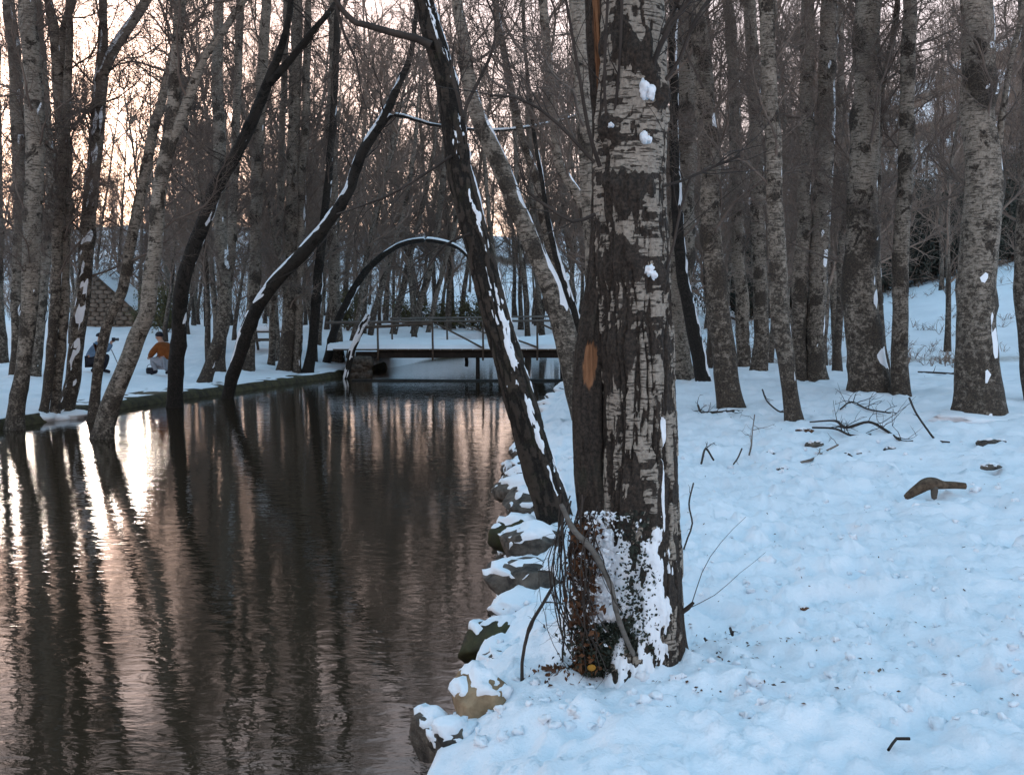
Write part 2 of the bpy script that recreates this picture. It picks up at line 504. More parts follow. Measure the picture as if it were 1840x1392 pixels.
def build_ground():
    rows = np.concatenate([np.arange(-12, 3.0, 0.5), 3.0 * np.exp(np.arange(0, math.log(300 / 3.0), 0.0082))])
    r = [0.0]; s = 0.02
    while r[-1] < 190: s = 0.022 if r[-1] < 2.6 else s * 1.0215; r.append(r[-1] + s)
    l = [0.0]; s = 0.07
    while l[-1] < 190: s = 0.07 if l[-1] < 4 else s * 1.032; l.append(l[-1] + s)
    r, l = np.array(r), np.array(l)
    ch = np.concatenate([[0.0], np.linspace(0.03, 0.97, 9)])
    ER, EL = eR(rows), eL(rows)
    X = np.concatenate([EL[:, None] - l[::-1][None, :], EL[:, None] + (ER - EL)[:, None] * ch[None, 1:],
                        ER[:, None] + np.concatenate([[-0.06, -0.02], r[0:] + 0.02])[None, :]], axis=1)
    Y = np.repeat(rows[:, None], X.shape[1], 1)
    Z = base_z(X, Y)
    dR = X - ER[:, None]; dL = EL[:, None] - X
    land = np.maximum(ss(dR / 0.5), ss(dL / 1.0))
    Z = Z + snow_disp(X, Y) * np.maximum(land, ss((Y - 52) / 4))
    for fx, fy, fa, fs in FOOT:
        i0, i1 = np.searchsorted(rows, [fy - 0.5, fy + 0.5])
        xs, ys = X[i0:i1], Y[i0:i1]
        u = ((xs - fx) * math.cos(fa) + (ys - fy) * math.sin(fa)) / (0.19 * fs); w = (-(xs - fx) * math.sin(fa) + (ys - fy) * math.cos(fa)) / (0.09 * fs)
        q = u * u + w * w
        Z[i0:i1] += -0.058 * np.exp(-q ** 1.6) + 0.022 * np.exp(-(q - 1.8) ** 2 * 1.5)
    # snow banked against the main tree
    Z += 0.30 * np.exp(-(((X - 0.40) / 0.13) ** 2 + ((Y - 5.05) / 0.25) ** 2)) * ss((X - ER[:, None]) / .3)
    n, k = X.shape
    i = np.arange(n * k).reshape(n, k)
    Q = np.stack([i[:-1, :-1], i[:-1, 1:], i[1:, 1:], i[1:, :-1]], -1).reshape(-1, 4)
    mud = np.where(dR > -0.5, 1 - ss((Z + 0.30) / 0.12), 0)
    mud = np.where(dL > -0.5, 1 - ss((Z - (WATER + 0.175) - 0.04 * fbm(X * 2, Y * 2, None, 2, 3)) / 0.03), mud)
    mud = np.maximum(mud, ((dR < 0) & (dL < 0)).astype(float)) * (1 - ss((Y - 51) / 3))
    xr = X / np.maximum(Y, 1)
    scr = ss((Y - 62) / 30) * (0.27 + 0.9 * fbm(X * 0.05, Y * 0.09, None, 4, 77) + 0.25 * ss((xr - 0.1) / 0.2) - 0.1 * np.exp(-(xr / 0.12) ** 2))
    scr = np.clip(scr, 0, 1)
    path = np.exp(-(((Y - 31.0 - 0.10 * (X - 10)) / 1.3) ** 2) * 1.0) * ss((X - 6.0) / 2.0)
    A = np.stack([mud, scr, path], -1).reshape(-1, 3)
    V = np.stack([X, Y, Z], -1).reshape(-1, 3)
    o = link('ground', mesh_np('ground', V, Q, None, M['ground'], True, A))
    tag(o, 'snow covered banks and rising hillside on both sides of the canal', kind='structure')
    # water
    xs = np.linspace(-14, 7, 8); ys = np.linspace(-12, 60, 10)
    gx, gy = np.meshgrid(xs, ys)
    Vw = np.stack([gx, gy, np.full_like(gx, WATER)], -1).reshape(-1, 3)
    i = np.arange(80).reshape(10, 8)
    Qw = np.stack([i[:-1, :-1], i[:-1, 1:], i[1:, 1:], i[1:, :-1]], -1).reshape(-1, 4)
    o = link('water', mesh_np('water', Vw, Qw, None, M['water'], False))
    tag(o, 'dark rippled canal water reflecting the bare trees', kind='structure')


build_ground()


def solve(px, py, water=False):
    """world point where the sight line through (px,py) meets the ground or the water"""
    d = ray(px, py)
    lo = 2.0
    for D in np.concatenate([np.arange(2.5, 30, 0.1), np.arange(30, 200, 0.5)]):
        p = EYE + d * (D / d[1])
        g = max(gz(p[0], p[1]), WATER)
        if p[2] <= g: return D, np.array([p[0], p[1], g])
    return 60.0, EYE + d * (60 / d[1])


# ------------------------------------------------------------------ stems
def resample(pts, step):
    """Catmull-Rom through pts [n,4] (x,y,z,r)"""
    pts = np.asarray(pts, float)
    ext = np.vstack([2 * pts[0] - pts[1], pts, 2 * pts[-1] - pts[-2]])
    out = []
    for i in range(1, len(ext) - 2):
        L = np.linalg.norm(ext[i + 1][:3] - ext[i][:3]); n = max(1, int(L / step))
        t = (np.arange(n) / n)[:, None]
        a, b_, c, d = ext[i - 1], ext[i], ext[i + 1], ext[i + 2]
        out.append(0.5 * ((2 * b_) + (-a + c) * t + (2 * a - 5 * b_ + 4 * c - d) * t ** 2 + (-a + 3 * b_ - 3 * c + d) * t ** 3))
    out.append(ext[-2][None])
    r = np.vstack(out); r[:, 3] = np.maximum(r[:, 3], 0.006)
    return r


def stem_frames(C):
    T = np.gradient(C, axis=0); T = nrm(T)
    U = nrm(np.cross(T, np.array([[0, 1.0, 0]])))           # points to +X for an upright stem
    U = np.where(U[:, :1] < 0, -U, U)
    W = nrm(np.cross(U, T)); W = np.where(W[:, 1:2] > 0, -W, W)   # towards -Y (the camera side)
    return T, U, W


def stem(path, step, S, seed, lump=0.05, flare=0.45, ground_z=None, fn=None):
    """returns C,R,theta,V and normals. theta 0 faces -Y, +90 deg faces +X"""
    pr = resample(path, step)
    C, r = pr[:, :3], pr[:, 3]
    rk = np.random.RandomState(seed * 13 + 1)
    if fn is None:
        hh_ = C[:, 2] - C[0, 2]
        wob = np.stack([fbm(hh_ * 0.9 + seed, 0 * hh_ + 2.5, None, 3, seed), fbm(hh_ * 0.9 + seed, 0 * hh_ + 8.5, None, 3, seed + 1), 0 * hh_], -1)
        C = C + wob * np.minimum(r * 0.6, 0.06)[:, None] * ss(hh_ / 0.8)[:, None]
    T, U, W = stem_frames(C)
    th = (np.arange(S) / S) * 2 * math.pi
    N = np.sin(th)[None, :, None] * U[:, None, :] + np.cos(th)[None, :, None] * W[:, None, :]
    g = C[0, 2] if ground_z is None else ground_z
    h = C[:, 2] - g
    TH, H = np.meshgrid(th, h)
    R = r[:, None] * (1 + lump * fbm(np.cos(TH) * 1.3 + seed, np.sin(TH) * 1.3, H * 1.7, 3, seed))
    if flare:
        R = R * (1 + flare * np.exp(-np.maximum(H, 0) / (0.8 * r[0] + .04)) * (0.7 + 0.45 * np.cos(TH * 4 + seed) * np.cos(TH * 3 + 2 * seed)))
    A = np.zeros(R.shape + (3,))
    A[..., 0] = 0.46 + 0.31 * np.exp(-np.maximum(H, 0) / 1.7) - 0.10 * ss(H / 5)
    if fn is None:
        ke = []
        for q_ in range(16):
            t0 = rk.uniform(0, 6.28); h0 = rk.uniform(0.4, max(1.0, min(8, h.max()))); kr = rk.uniform(0.35, 0.9) * r[0]
            g_ = np.exp(-(((H - h0) / (kr * 0.8)) ** 2 + (np.angle(np.exp(1j * (TH - t0))) * r[:, None] / kr) ** 2) * 1.2)
            R = R + 0.18 * r[:, None] * g_
            ke.append(g_)
        A[..., 0] += 0.9 * np.clip(np.sum(ke, 0), 0, 1)
    if fn is not None:
        R, A = fn(R, A, TH, C[:, 2][:, None] + 0 * TH, r)
    V = C[:, None, :] + N * R[..., None]
    return dict(C=C, r=r, R=R, th=TH, N=N, V=V, A=A, h=H, T=T, U=U, W=W)


def grid_quads(n, k, wrap=True):
    i = np.arange(n * k).reshape(n, k)
    j = np.roll(i, -1, 1)
    Q = np.stack([i[:-1], j[:-1], j[1:], i[1:]], -1)
    if not wrap: Q = Q[:, :-1]
    return Q


def stem_mesh(name, s, mat, origin):
    n, k, _ = s['V'].shape
    Q = grid_quads(n, k).reshape(-1, 4)
    return mesh_np(name, s['V'] - origin, Q, None, mat, True, s['A'].reshape(-1, 3))


def snow_shell(name, s, mask, thick, origin, parent, cut=-0.25):
    """snow clinging to a stem: thick where mask>0, sunk into the bark where mask<0"""
    off = np.clip(mask, -0.6, 1.0) * thick
    V = s['C'][:, None, :] + s['N'] * (s['R'] + off)[..., None]
    n, k = mask.shape
    Q = grid_quads(n, k).reshape(-1, 4)
    mm = mask.ravel()
    keep = mm[Q].max(1) > cut
    Q = Q[keep]
    if len(Q) < 4: return None
    used, inv = np.unique(Q.ravel(), return_inverse=True)
    return tag(link(name, mesh_np(name, V.reshape(-1, 3)[used] - origin, inv.reshape(-1, 4), None, M['snow'], True), parent), kind='stuff')


# ------------------------------------------------------------------ branches
def grow(P0, D0, L, R, K, curl, bias, rs):
    N = len(P0)
    pts = np.zeros((N, K, 3)); pts[:, 0] = P0
    d = nrm(D0)
    for k in range(1, K):
        d = nrm(d + rs.randn(N, 3) * curl + bias)
        pts[:, k] = pts[:, k - 1] + d * (L / (K - 1))[:, None]
    rad = R[:, None] * np.linspace(1, 0.35, K)[None]
    return pts, rad


def spawn(pts, rad, n, t0, t1, a0, a1, rs, flat=0.0):
    N, K, _ = pts.shape
    t = (t0 + (t1 - t0) * ((np.arange(n)[None] + rs.rand(N, n)) / n))
    f = t * (K - 1); i = np.minimum(f.astype(int), K - 2); u = (f - i)[..., None]
    ar = np.arange(N)[:, None]
    p = pts[ar, i] * (1 - u) + pts[ar, i + 1] * u
    tan = nrm(pts[ar, i + 1] - pts[ar, i])
    q = rs.randn(N, n, 3)
    q = q - (q * tan).sum(-1, keepdims=True) * tan
    q = nrm(q)
    a = rs.uniform(a0, a1, (N, n))[..., None]
    d = np.cos(a) * tan + np.sin(a) * q
    return p.reshape(-1, 3), d.reshape(-1, 3), t.ravel(), np.repeat(np.arange(N), n)


def bough(seed, dens=1.0, lv4=True, curl=0.16, droop=0.0, Lm=2.0, S=3, thick=1.0, n1=15, n2=8, kd=1.0):
    rs = np.random.RandomState(seed)
    up = np.array([1.0, 0, 0])
    a, ra = grow(np.zeros((1, 3)), np.array([[0, 0, 1.0]]), np.array([Lm]), np.array([0.018]), 10, curl, up * 0.05, rs)
    a[:, 1:] += 0
    n1 = int(n1 * dens)
    p, d, t, _ = spawn(a, ra, n1, 0.1, 1.0, 0.45, 1.05, rs)
    b_, rb = grow(p, d, Lm * (0.62 - 0.42 * t) * rs.uniform(0.6, 1.2, len(t)), 0.0062 + 0 * t, 6, 0.2, up * (0.06 - droop), rs)
    n2 = int(n2 * dens)
    p, d, t2, _ = spawn(b_, rb, n2, 0.1, 1.0, 0.4, 1.1, rs)
    c, rc = grow(p, d, Lm * 0.22 * rs.uniform(0.5, 1.3, len(t2)) * (1.1 - 0.5 * t2), 0.0033 + 0 * t2, 4, 0.24, up * (0.03 - droop), rs)
    parts = [tubes(a, ra * thick, 5), tubes(b_, rb * thick, S), tubes(c, rc * thick, S)]
    if lv4:
        p, d, t3, _ = spawn(c, rc, 3, 0.2, 1.0, 0.4, 1.0, rs)
        e, re_ = grow(p, d, Lm * 0.11 * rs.uniform(0.5, 1.4, len(t3)), 0.0021 + 0 * t3, 3, 0.25, up * (0.0 - droop), rs)
        parts.append(tubes(e, re_ * thick, S))
    V, Q, _ = merge(parts)
    return V, Q


BOUGH = [mesh_np('branch', *bough(100 + i, 1.0, True, 0.18, 0.0, 2.0, 3, 1.45, 16, 6), None, M['twig'], True) for i in range(12)]
BOUGH_DARK = [mesh_np('branch', *bough(200 + i, 0.9, True, 0.22), None, M['twig_dark'], True) for i in range(6)]
BARE = [mesh_np('branch', *bough(300 + i, 0.6, False, 0.24, 0.0, 2.0, 3, 1.15, 9), None, M['twig_dark'], True) for i in range(5)]


def add_branches(root, C, r, origin, n, h0, h1, rs, lib, smin, smax, g, el=(0.35, 1.0), rmin=0.018):
    """separate branch objects along a stem between heights h0 and h1"""
    hz = C[:, 2] - g
    for k in range(n):
        h = h0 + (h1 - h0) * ((k + rs.rand()) / n)
        i = int(np.clip(np.searchsorted(hz, h), 1, len(C) - 2))
        az = rs.uniform(0, 2 * math.pi); e = rs.uniform(*el)
        d = Vector((math.cos(az) * math.cos(e), math.sin(az) * math.cos(e), math.sin(e)))
        up = Vector((0, 0, 1)); xa = (up - d * up.dot(d)).normalized(); ya = d.cross(xa)
        sc = rs.uniform(smin, smax) * (1.0 - 0.45 * max(0, (h - h0) / max(h1 - h0, .1) - 0.4))
        rot = Matrix((xa, ya, d)).transposed().to_quaternion()
        o = bpy.data.objects.new('branch', lib[rs.randint(len(lib))])
        COL.objects.link(o); o.parent = root
        o.rotation_mode = 'QUATERNION'; o.rotation_quaternion = rot
        o.location = Vector(C[i] - origin) + d * float(r[i]) * 0.4
        o.scale = (sc, sc, sc)


def px_path(path, D, lean=0.0, z0=None):
    out = []
    for (x, y, w) in path:
        p = P(x, y, D)
        dd = D + lean * max(0, p[2] - (z0 if z0 is not None else 0))
        p = P(x, y, dd)
        out.append((*p, 0.93 * w / 2 / F_PX * dd))
    return out


def extend(pts, H, seed, taper=0.03):
    """carry the stem on above the frame up to height H"""
    rs = np.random.RandomState(seed)
    pts = list(pts); a = np.array(pts[-1]); p = np.array(pts[-2])
    d = nrm(a[:3] - p[:3])
    z_start, r0 = a[2], a[3]
    if H <= z_start + 0.5: return pts
    n = max(2, int((H - z_start) / 1.3))
    for k in range(1, n + 1):
        d = nrm(d * 0.85 + np.array([0, 0, 0.16]) + rs.randn(3) * 0.05)
        q = np.array(pts[-1][:3]) + d * (H - z_start) / n
        pts.append((*q, r0 + (taper - r0) * (k / n) ** 0.8))
    return pts


def tree(name, label, path, H=14, mat='birch', lib=None, nb=26, b0=2.2, bs=(0.45, 1.05), lean=0.0, D=None, z0=None,
         seed=1, snow=0.5, side=1.3, forks=(), cat='birch tree', group='birch trees along the canal', S=16, step=0.12, el=(0.35, 1.0), flare=0.30, extend_top=True):
    """path: pixels from the base up, (x, y, width); forks: further stems"""
    if D is None:
        D, base = solve(path[0][0], path[0][1])
    else:
        base = P(path[0][0], path[0][1], D)
    g = base[2]
    rs = np.random.RandomState(seed * 7 + 3)
    pts = px_path(path, D, lean, g)
    p0, p1 = np.array(pts[0]), np.array(pts[1])
    dn = nrm(p1[:3] - p0[:3]); dn[2] = max(dn[2], 0.8)
    gnd = max(gz(p0[0], p0[1]), WATER); gap = p0[2] - gnd
    pts = [(*(p0[:3] - dn / dn[2] * (max(0.0, gap) + 0.45)), p0[3] * 1.1)] + pts
    if extend_top: pts = extend(pts, H, seed)
    root = empty(name, p0[:3])
    tag(root, label, cat, group)
    origin = p0[:3]
    lb = lib or BOUGH
    stems = [(pts, 'trunk')]
    for f in forks:
        fp = px_path(f, D, lean * 0.5, g)
        fp = extend(fp, H * 0.92, seed + 5)
        stems.append((fp, 'stem'))
    if base[2] > WATER + 0.12 and D < 33 and abs(gap) < 0.08:
        rb = pts[1][3]; vv = ICO3[0] * np.array([rb * 2.1 + 0.08, rb * 2.1 + 0.08, 0.11])
        vv = vv * (1 + 0.5 * fbm(ICO3[0][:, 0] * 1.7 + seed, ICO3[0][:, 1] * 1.7, ICO3[0][:, 2], 3, seed))[:, None] + np.array([0, 0.02, -0.075])
        link('snow_collar', mesh_np('snow_collar', vv, None, ICO3[1], M['snow']), root)
    for q, (pp, nm) in enumerate(stems):
        s = stem(pp, step, S, seed + q, 0.11, flare if q == 0 else 0, g)
        link(nm, stem_mesh(nm, s, M[mat], origin), root)
        if snow > 0:
            # snow driven onto one side, and lying on top of leaning stems
            upn = s['N'][..., 2]
            m = 0.62 * np.cos(s['th'] - side) + 1.7 * np.maximum(upn, 0) + 1.5 * fbm(np.cos(s['th']) * 1.6 + seed, np.sin(s['th']) * 1.6, s['h'] * 3.2, 4, seed + 9, 0.62) - (1.34 - 0.45 * snow)
            m = m - ss((s['h'] - 7) / 5) * 0.8
            m = np.where(s['r'][:, None] < 0.03, -1, m)
            snow_shell('snow_patch', s, m, 0.022, origin, root)
        nb_ = nb if q == 0 else nb // 2
        h0 = b0 if q == 0 else max(b0, s['h'][3, 0])
        top = s['h'][:, 0].max()
        if nb_ and top > h0 + 0.5:
            add_branches(root, s['C'], s['r'], origin, nb_, h0, top * 0.97, rs, lb, bs[0], bs[1], g, el)
    return root, D


# ------------------------------------------------------------------ the trees (each its own object)
GL = 'birch trunks on the left bank'
GR = 'birch trunks on the right bank'
GD = 'dark stems leaning over the canal'
T = []
# left bank, from the frame edge inwards
tree('birch_tree', 'dark trunk cut by the left edge of the picture, furthest left', [(2, 653, 24), (-1, 560, 20), (-4, 420, 18), (-6, 200, 16), (-8, 0, 14)], seed=1, group=GL, snow=0.1, cat='birch tree')
tree('birch_tree', 'slim birch in snow, leftmost of the pale trunks, strip of snow on its flank', [(26, 676, 20), (30, 590, 19), (33, 480, 22), (38, 390, 24), (34, 280, 25), (29, 130, 24), (20, 40, 22), (8, -60, 20)], seed=2, group=GL, snow=0.9)
tree('birch_tree', 'thick birch with its foot in the water at the lower left corner of the snow', [(27, 772, 34), (40, 670, 28), (52, 560, 30), (58, 440, 34), (62, 300, 33), (62, 200, 34), (55, 90, 34), (48, 0, 32)], seed=3, group=GL, snow=0.5, nb=28, mat='birch_pale')
tree('birch_tree', 'ringed pale birch standing in snow behind the thick birch at far left', [(60, 678, 22), (72, 580, 20), (78, 500, 22), (88, 400, 20), (92, 300, 20), (82, 200, 18), (74, 90, 15), (68, 0, 13)], seed=4, group=GL, mat='birch_pale', snow=0.2)
tree('birch_tree', 'birch at the water edge, left of the close pair, leaning slightly right', [(78, 742, 16), (90, 650, 18), (97, 560, 20), (100, 480, 20), (106, 380, 22), (112, 300, 20)], seed=5, group=GL, snow=0.6, H=11)
tree('birch_tree', 'birch at the water edge, right of the close pair, forked near the top', [(98, 744, 18), (108, 650, 20), (116, 560, 22), (118, 440, 24), (116, 320, 25), (109, 170, 25), (104, 90, 22), (88, 0, 16)], seed=6, group=GL, snow=0.4, nb=30,
     forks=[[(108, 110, 18), (116, 50, 17), (128, 0, 16)]])
tree('birch_tree', 'dark forked birch with a broad snow strip low on its right of the pair', [(118, 738, 30), (132, 660, 28), (143, 580, 28), (152, 500, 27), (160, 400, 27), (167, 300, 26), (176, 210, 26), (182, 130, 24), (185, 60, 17), (184, 0, 15)], seed=7, group=GL, snow=1.1, side=0.2, nb=28,
     forks=[[(181, 140, 20), (205, 90, 20), (235, 45, 19), (270, -10, 18)]])
tree('birch_tree', 'thin birch leaning right across the crouching photographer in blue', [(168, 758, 22), (174, 690, 19), (183, 630, 19), (198, 570, 20), (215, 530, 20), (228, 460, 20), (242, 390, 20), (257, 320, 20), (270, 265, 19), (284, 200, 17), (300, 140, 14), (318, 60, 12), (330, 0, 11)], seed=8, group=GL, snow=0.25, nb=26)
tree('birch_tree', 'pale leaning birch with its foot in the water between the two people', [(182, 788, 38), (193, 745, 36), (218, 680, 34), (243, 610, 33), (262, 560, 30), (272, 500, 29), (282, 420, 27), (290, 340, 26), (302, 260, 27), (311, 190, 24), (318, 100, 21), (326, 0, 20), (335, -60, 19)], seed=9, group=GL, mat='birch_pale', snow=0.25, side=2.2, nb=30,
     forks=[[(303, 262, 22), (322, 220, 21), (343, 165, 19), (366, 105, 15), (405, 50, 12)]], b0=3.2)
# dark curved stems
tree('dark_leaning_tree', 'dark curved stem rising from the water beside the person in orange', [(313, 732, 30), (316, 660, 30), (322, 590, 28), (327, 520, 28), (345, 450, 28), (370, 385, 28), (385, 340, 28), (415, 290, 24), (450, 220, 22), (482, 150, 19), (505, 90, 14), (520, 20, 12), (526, -40, 10)], seed=10, group=GD, mat='alder', lib=BOUGH_DARK, snow=0.7, nb=26, b0=4.0, cat='dark tree', flare=0.15,
     forks=[[(482, 152, 16), (520, 110, 14), (560, 60, 12), (600, 10, 10)]])
tree('birch_tree', 'brown slanting stump-like birch just right of the person in orange', [(368, 688, 24), (384, 640, 24), (398, 590, 26), (402, 520, 26), (398, 440, 25), (394, 330, 24), (392, 200, 22), (393, 80, 20), (394, 0, 19)], seed=11, group=GL, snow=0.25, lean=0.25)
tree('birch_tree', 'upright birch rooted behind the slanting one near the orange jacket', [(396, 668, 20), (398, 600, 20), (408, 520, 18), (418, 420, 17), (422, 300, 16), (428, 150, 15), (432, 0, 14)], seed=12, group=GL, snow=0.3)
tree('dark_leaning_tree', 'long dark stem bowed right over the canal with its foot in the water', [(408, 716, 22), (415, 680, 24), (432, 630, 26), (446, 590, 28), (465, 550, 26), (500, 500, 25), (545, 455, 25), (590, 400, 23), (622, 350, 21), (640, 300, 20), (665, 250, 20), (690, 210, 17), (712, 165, 14), (738, 100, 11), (746, 40, 9), (750, -30, 8)], seed=13, group=GD, mat='alder', lib=BOUGH_DARK, snow=0.25, side=-0.6, nb=12, b0=5.0, cat='dark tree', flare=0.15, H=11,
     forks=[[(688, 225, 9), (702, 208, 9), (722, 208, 8), (750, 216, 7), (790, 226, 6)]])
tree('birch_tree', 'birch standing above the mossy edge behind the bowed dark stem', [(445, 668, 24), (450, 600, 24), (456, 520, 24), (460, 420, 22), (462, 300, 22), (470, 150, 20), (478, 0, 18)], seed=14, group=GL, snow=0.3)
tree('birch_tree', 'broad footed birch beside the snowy picnic table', [(510, 666, 26), (517, 600, 27), (522, 520, 26), (524, 420, 25), (527, 300, 24), (530, 160, 22), (534, 0, 20)], seed=15, group=GL, snow=0.3)
tree('birch_tree', 'slim birch with a white snow line, between the table and the arching stem', [(534, 668, 16), (536, 600, 16), (538, 500, 17), (541, 380, 16), (548, 220, 15), (552, 60, 14)], seed=16, group=GL, snow=0.9)
tree('dark_leaning_tree', 'dark snow-flecked trunk leaning right behind the slim birch', [(553, 670, 22), (560, 620, 19), (566, 560, 19), (573, 490, 18), (580, 420, 16), (590, 320, 14), (600, 200, 13), (606, 60, 12)], seed=17, group=GD, mat='alder', snow=0.8, cat='dark tree', nb=16)
arch, _ = tree('dark_leaning_tree', 'thin dark stem arching over like a hoop in front of the footbridge', [(587, 652, 16), (598, 605, 16), (612, 565, 15), (632, 525, 14), (658, 488, 13), (690, 458, 12), (724, 438, 11), (762, 431, 10), (800, 436, 9), (828, 448, 7), (846, 470, 5), (856, 500, 4)], seed=18, group=GD, mat='alder', snow=0.85, nb=0, cat='dark tree', extend_top=False, flare=0.1)
tree('birch_tree', 'grey birch directly left of the footbridge, behind the arching stem', [(606, 640, 24), (604, 560, 22), (600, 460, 22), (597, 330, 21), (598, 180, 20), (600, 0, 18)], seed=19, group=GL, snow=0.2, D=37)
tree('birch_tree', 'slightly leaning birch left of the arching stem, thin and grey', [(486, 655, 14), (492, 560, 14), (500, 440, 14), (505, 280, 13), (512, 120, 12), (516, 0, 12)], seed=20, group=GL, snow=0.2)
# beyond the bridge
GB = 'dark trunks beyond the footbridge'
for k, (lab, pa) in enumerate([
    ('dark trunk leaning right beyond the bridge, nearest the broken pole', [(664, 612, 12), (674, 560, 12), (690, 500, 11), (708, 440, 10), (730, 360, 9), (745, 260, 8)]),
    ('forked dark trunk beyond the bridge rail, left of the bare snow slope', [(704, 612, 15), (712, 570, 14), (728, 500, 13), (738, 450, 12), (752, 400, 10), (770, 320, 9)]),
    ('grey trunk behind the bridge rail above the olive bushes', [(742, 606, 14), (752, 560, 14), (768, 500, 13), (782, 440, 12), (792, 360, 11), (800, 250, 10)]),
    ('thin trunk leaning right behind the rail, right of the grey trunk', [(768, 604, 10), (778, 560, 10), (792, 500, 9), (806, 450, 9), (822, 380, 8), (832, 280, 7)]),
    ('slender dark trunk behind the right half of the bridge', [(900, 606, 9), (896, 550, 9), (890, 480, 9), (880, 400, 8), (872, 300, 8)]),
    ('upright trunk at the right end of the bridge, darker than its neighbour', [(948, 608, 11), (945, 540, 11), (938, 460, 10), (930, 360, 10), (925, 240, 9)]),
    ('trunk at the far right end of the bridge with snow at its foot', [(975, 606, 12), (968, 540, 12), (962, 450, 11), (955, 330, 11), (948, 200, 10)])]):
    tree('grey_trunk_tree', lab, pa, seed=30 + k, group=GB, mat='trunk_far', snow=0.3, cat='tree', nb=26, b0=2.5, S=10, step=0.3, D=46 + 1.3 * k, H=13)
# right bank, nearest first
tree('birch_tree', 'pale mottled birch leaning left beyond the near leaning trunk', [(1040, 700, 52), (1022, 630, 46), (1008, 580, 44), (992, 530, 42), (970, 470, 38), (948, 410, 36), (922, 350, 34), (900, 300, 34), (872, 245, 32), (852, 200, 30), (838, 130, 26), (828, 50, 23), (820, -30, 20)], seed=40, group=GR, mat='birch_pale', snow=0.3, side=0.9, nb=28, b0=3.4, D=15.5)
tree('birch_tree', 'slim grey birch crossing behind the pale leaning one', [(1046, 660, 22), (1030, 580, 22), (1008, 500, 22), (990, 440, 22), (975, 380, 21), (962, 320, 18), (940, 250, 15), (915, 150, 13), (895, 40, 12)], seed=41, group=GR, snow=0.6, side=0.9, D=19)
tree('dark_leaning_tree', 'thin dark stem with a snow line, left of the big near birch', [(1062, 670, 15), (1048, 620, 15), (1032, 565, 15), (1015, 510, 14), (998, 460, 12), (985, 400, 10), (975, 330, 8), (960, 240, 7)], seed=42, group=GD, mat='alder', snow=1.0, side=0.9, D=17, cat='dark tree', nb=12)
tree('birch_tree', 'crooked grey birch high left of the big near birch', [(1075, 660, 22), (1070, 560, 22), (1062, 450, 22), (1045, 370, 20), (1020, 325, 18), (1002, 290, 18), (996, 220, 18), (988, 120, 17), (976, 0, 16)], seed=43, group=GR, snow=0.2, D=14)
tree('birch_tree', 'smooth pale birch hard against the left side of the big birch top', [(1078, 800, 36), (1072, 600, 36), (1064, 430, 36), (1055, 300, 36), (1047, 180, 35), (1040, 80, 34), (1034, 0, 33)], seed=44, group=GR, mat='birch_pale', snow=0.2, D=9.5)
tree('birch_tree', 'pale banded birch directly behind the big near birch on its right', [(1222, 682, 52), (1218, 600, 50), (1216, 520, 48), (1224, 440, 46), (1229, 330, 46), (1231, 220, 46), (1230, 110, 44), (1228, 0, 42)], seed=45, group=GR, mat='birch_pale', snow=0.3, side=1.6, nb=26)
tree('birch_tree', 'dark birch leaning left with a white snow stripe down its right flank', [(1263, 686, 28), (1254, 630, 27), (1243, 580, 26), (1232, 530, 24), (1220, 460, 22), (1215, 360, 20), (1212, 200, 18), (1210, 60, 17)], seed=46, group=GR, mat='alder', snow=1.2, side=1.25, nb=14)
tree('birch_tree', 'stout brown birch leaning left with twigs heaped at its foot', [(1313, 735, 48), (1303, 670, 46), (1293, 600, 44), (1286, 520, 42), (1280, 430, 40), (1276, 320, 40), (1268, 200, 38), (1258, 90, 34), (1250, 0, 30)], seed=47, group=GR, snow=0.25, nb=28)
tree('birch_tree', 'broad birch trunk standing close behind the wooden litter box', [(1338, 660, 26), (1334, 580, 26), (1328, 470, 25), (1322, 340, 24), (1318, 200, 23), (1312, 60, 22)], seed=48, group=GR, snow=0.4, D=27)
tree('birch_tree', 'dark footed birch with one round snow ball on its trunk', [(1364, 668, 32), (1366, 600, 29), (1365, 500, 28), (1362, 380, 27), (1358, 240, 26), (1352, 100, 24), (1346, 0, 23)], seed=49, group=GR, snow=0.5)
tree('birch_tree', 'thin waisted birch closest to the fallen branch', [(1428, 757, 32), (1420, 700, 31), (1412, 640, 34), (1404, 570, 36), (1399, 480, 34), (1393, 380, 32), (1388, 280, 31), (1382, 180, 30), (1380, 90, 28), (1378, 0, 27)], seed=50, group=GR, snow=0.2, nb=28)
tree('birch_tree', 'grey birch half hidden between the thin waisted one and the snow flecked one', [(1440, 686, 26), (1436, 600, 28), (1438, 500, 28), (1444, 400, 26), (1448, 280, 26), (1452, 140, 25), (1452, 0, 24)], seed=51, group=GR, snow=0.3)
tree('birch_tree', 'snow flecked birch with clumps of snow down its right edge', [(1466, 686, 42), (1464, 620, 36), (1467, 540, 36), (1472, 450, 36), (1478, 350, 34), (1483, 230, 33), (1486, 120, 32), (1490, 0, 30)], seed=52, group=GR, snow=1.25, side=1.2, nb=28)
tree('birch_tree', 'thick twin birch on a snowy mound, wider of the mound pair', [(1562, 706, 74), (1556, 640, 68), (1550, 570, 66), (1546, 480, 60), (1547, 380, 56), (1550, 280, 54), (1556, 180, 50), (1560, 80, 46), (1562, 0, 44)], seed=53, group=GR, snow=0.75, side=1.2, nb=30, D=19)
tree('birch_tree', 'greenish trunk fused to the back of the thick mound birch', [(1590, 703, 40), (1580, 640, 34), (1572, 560, 32), (1567, 470, 30), (1568, 360, 27), (1572, 250, 22), (1584, 160, 14), (1600, 80, 12), (1612, 0, 10)], seed=54, group=GR, snow=0.4, D=19.4)
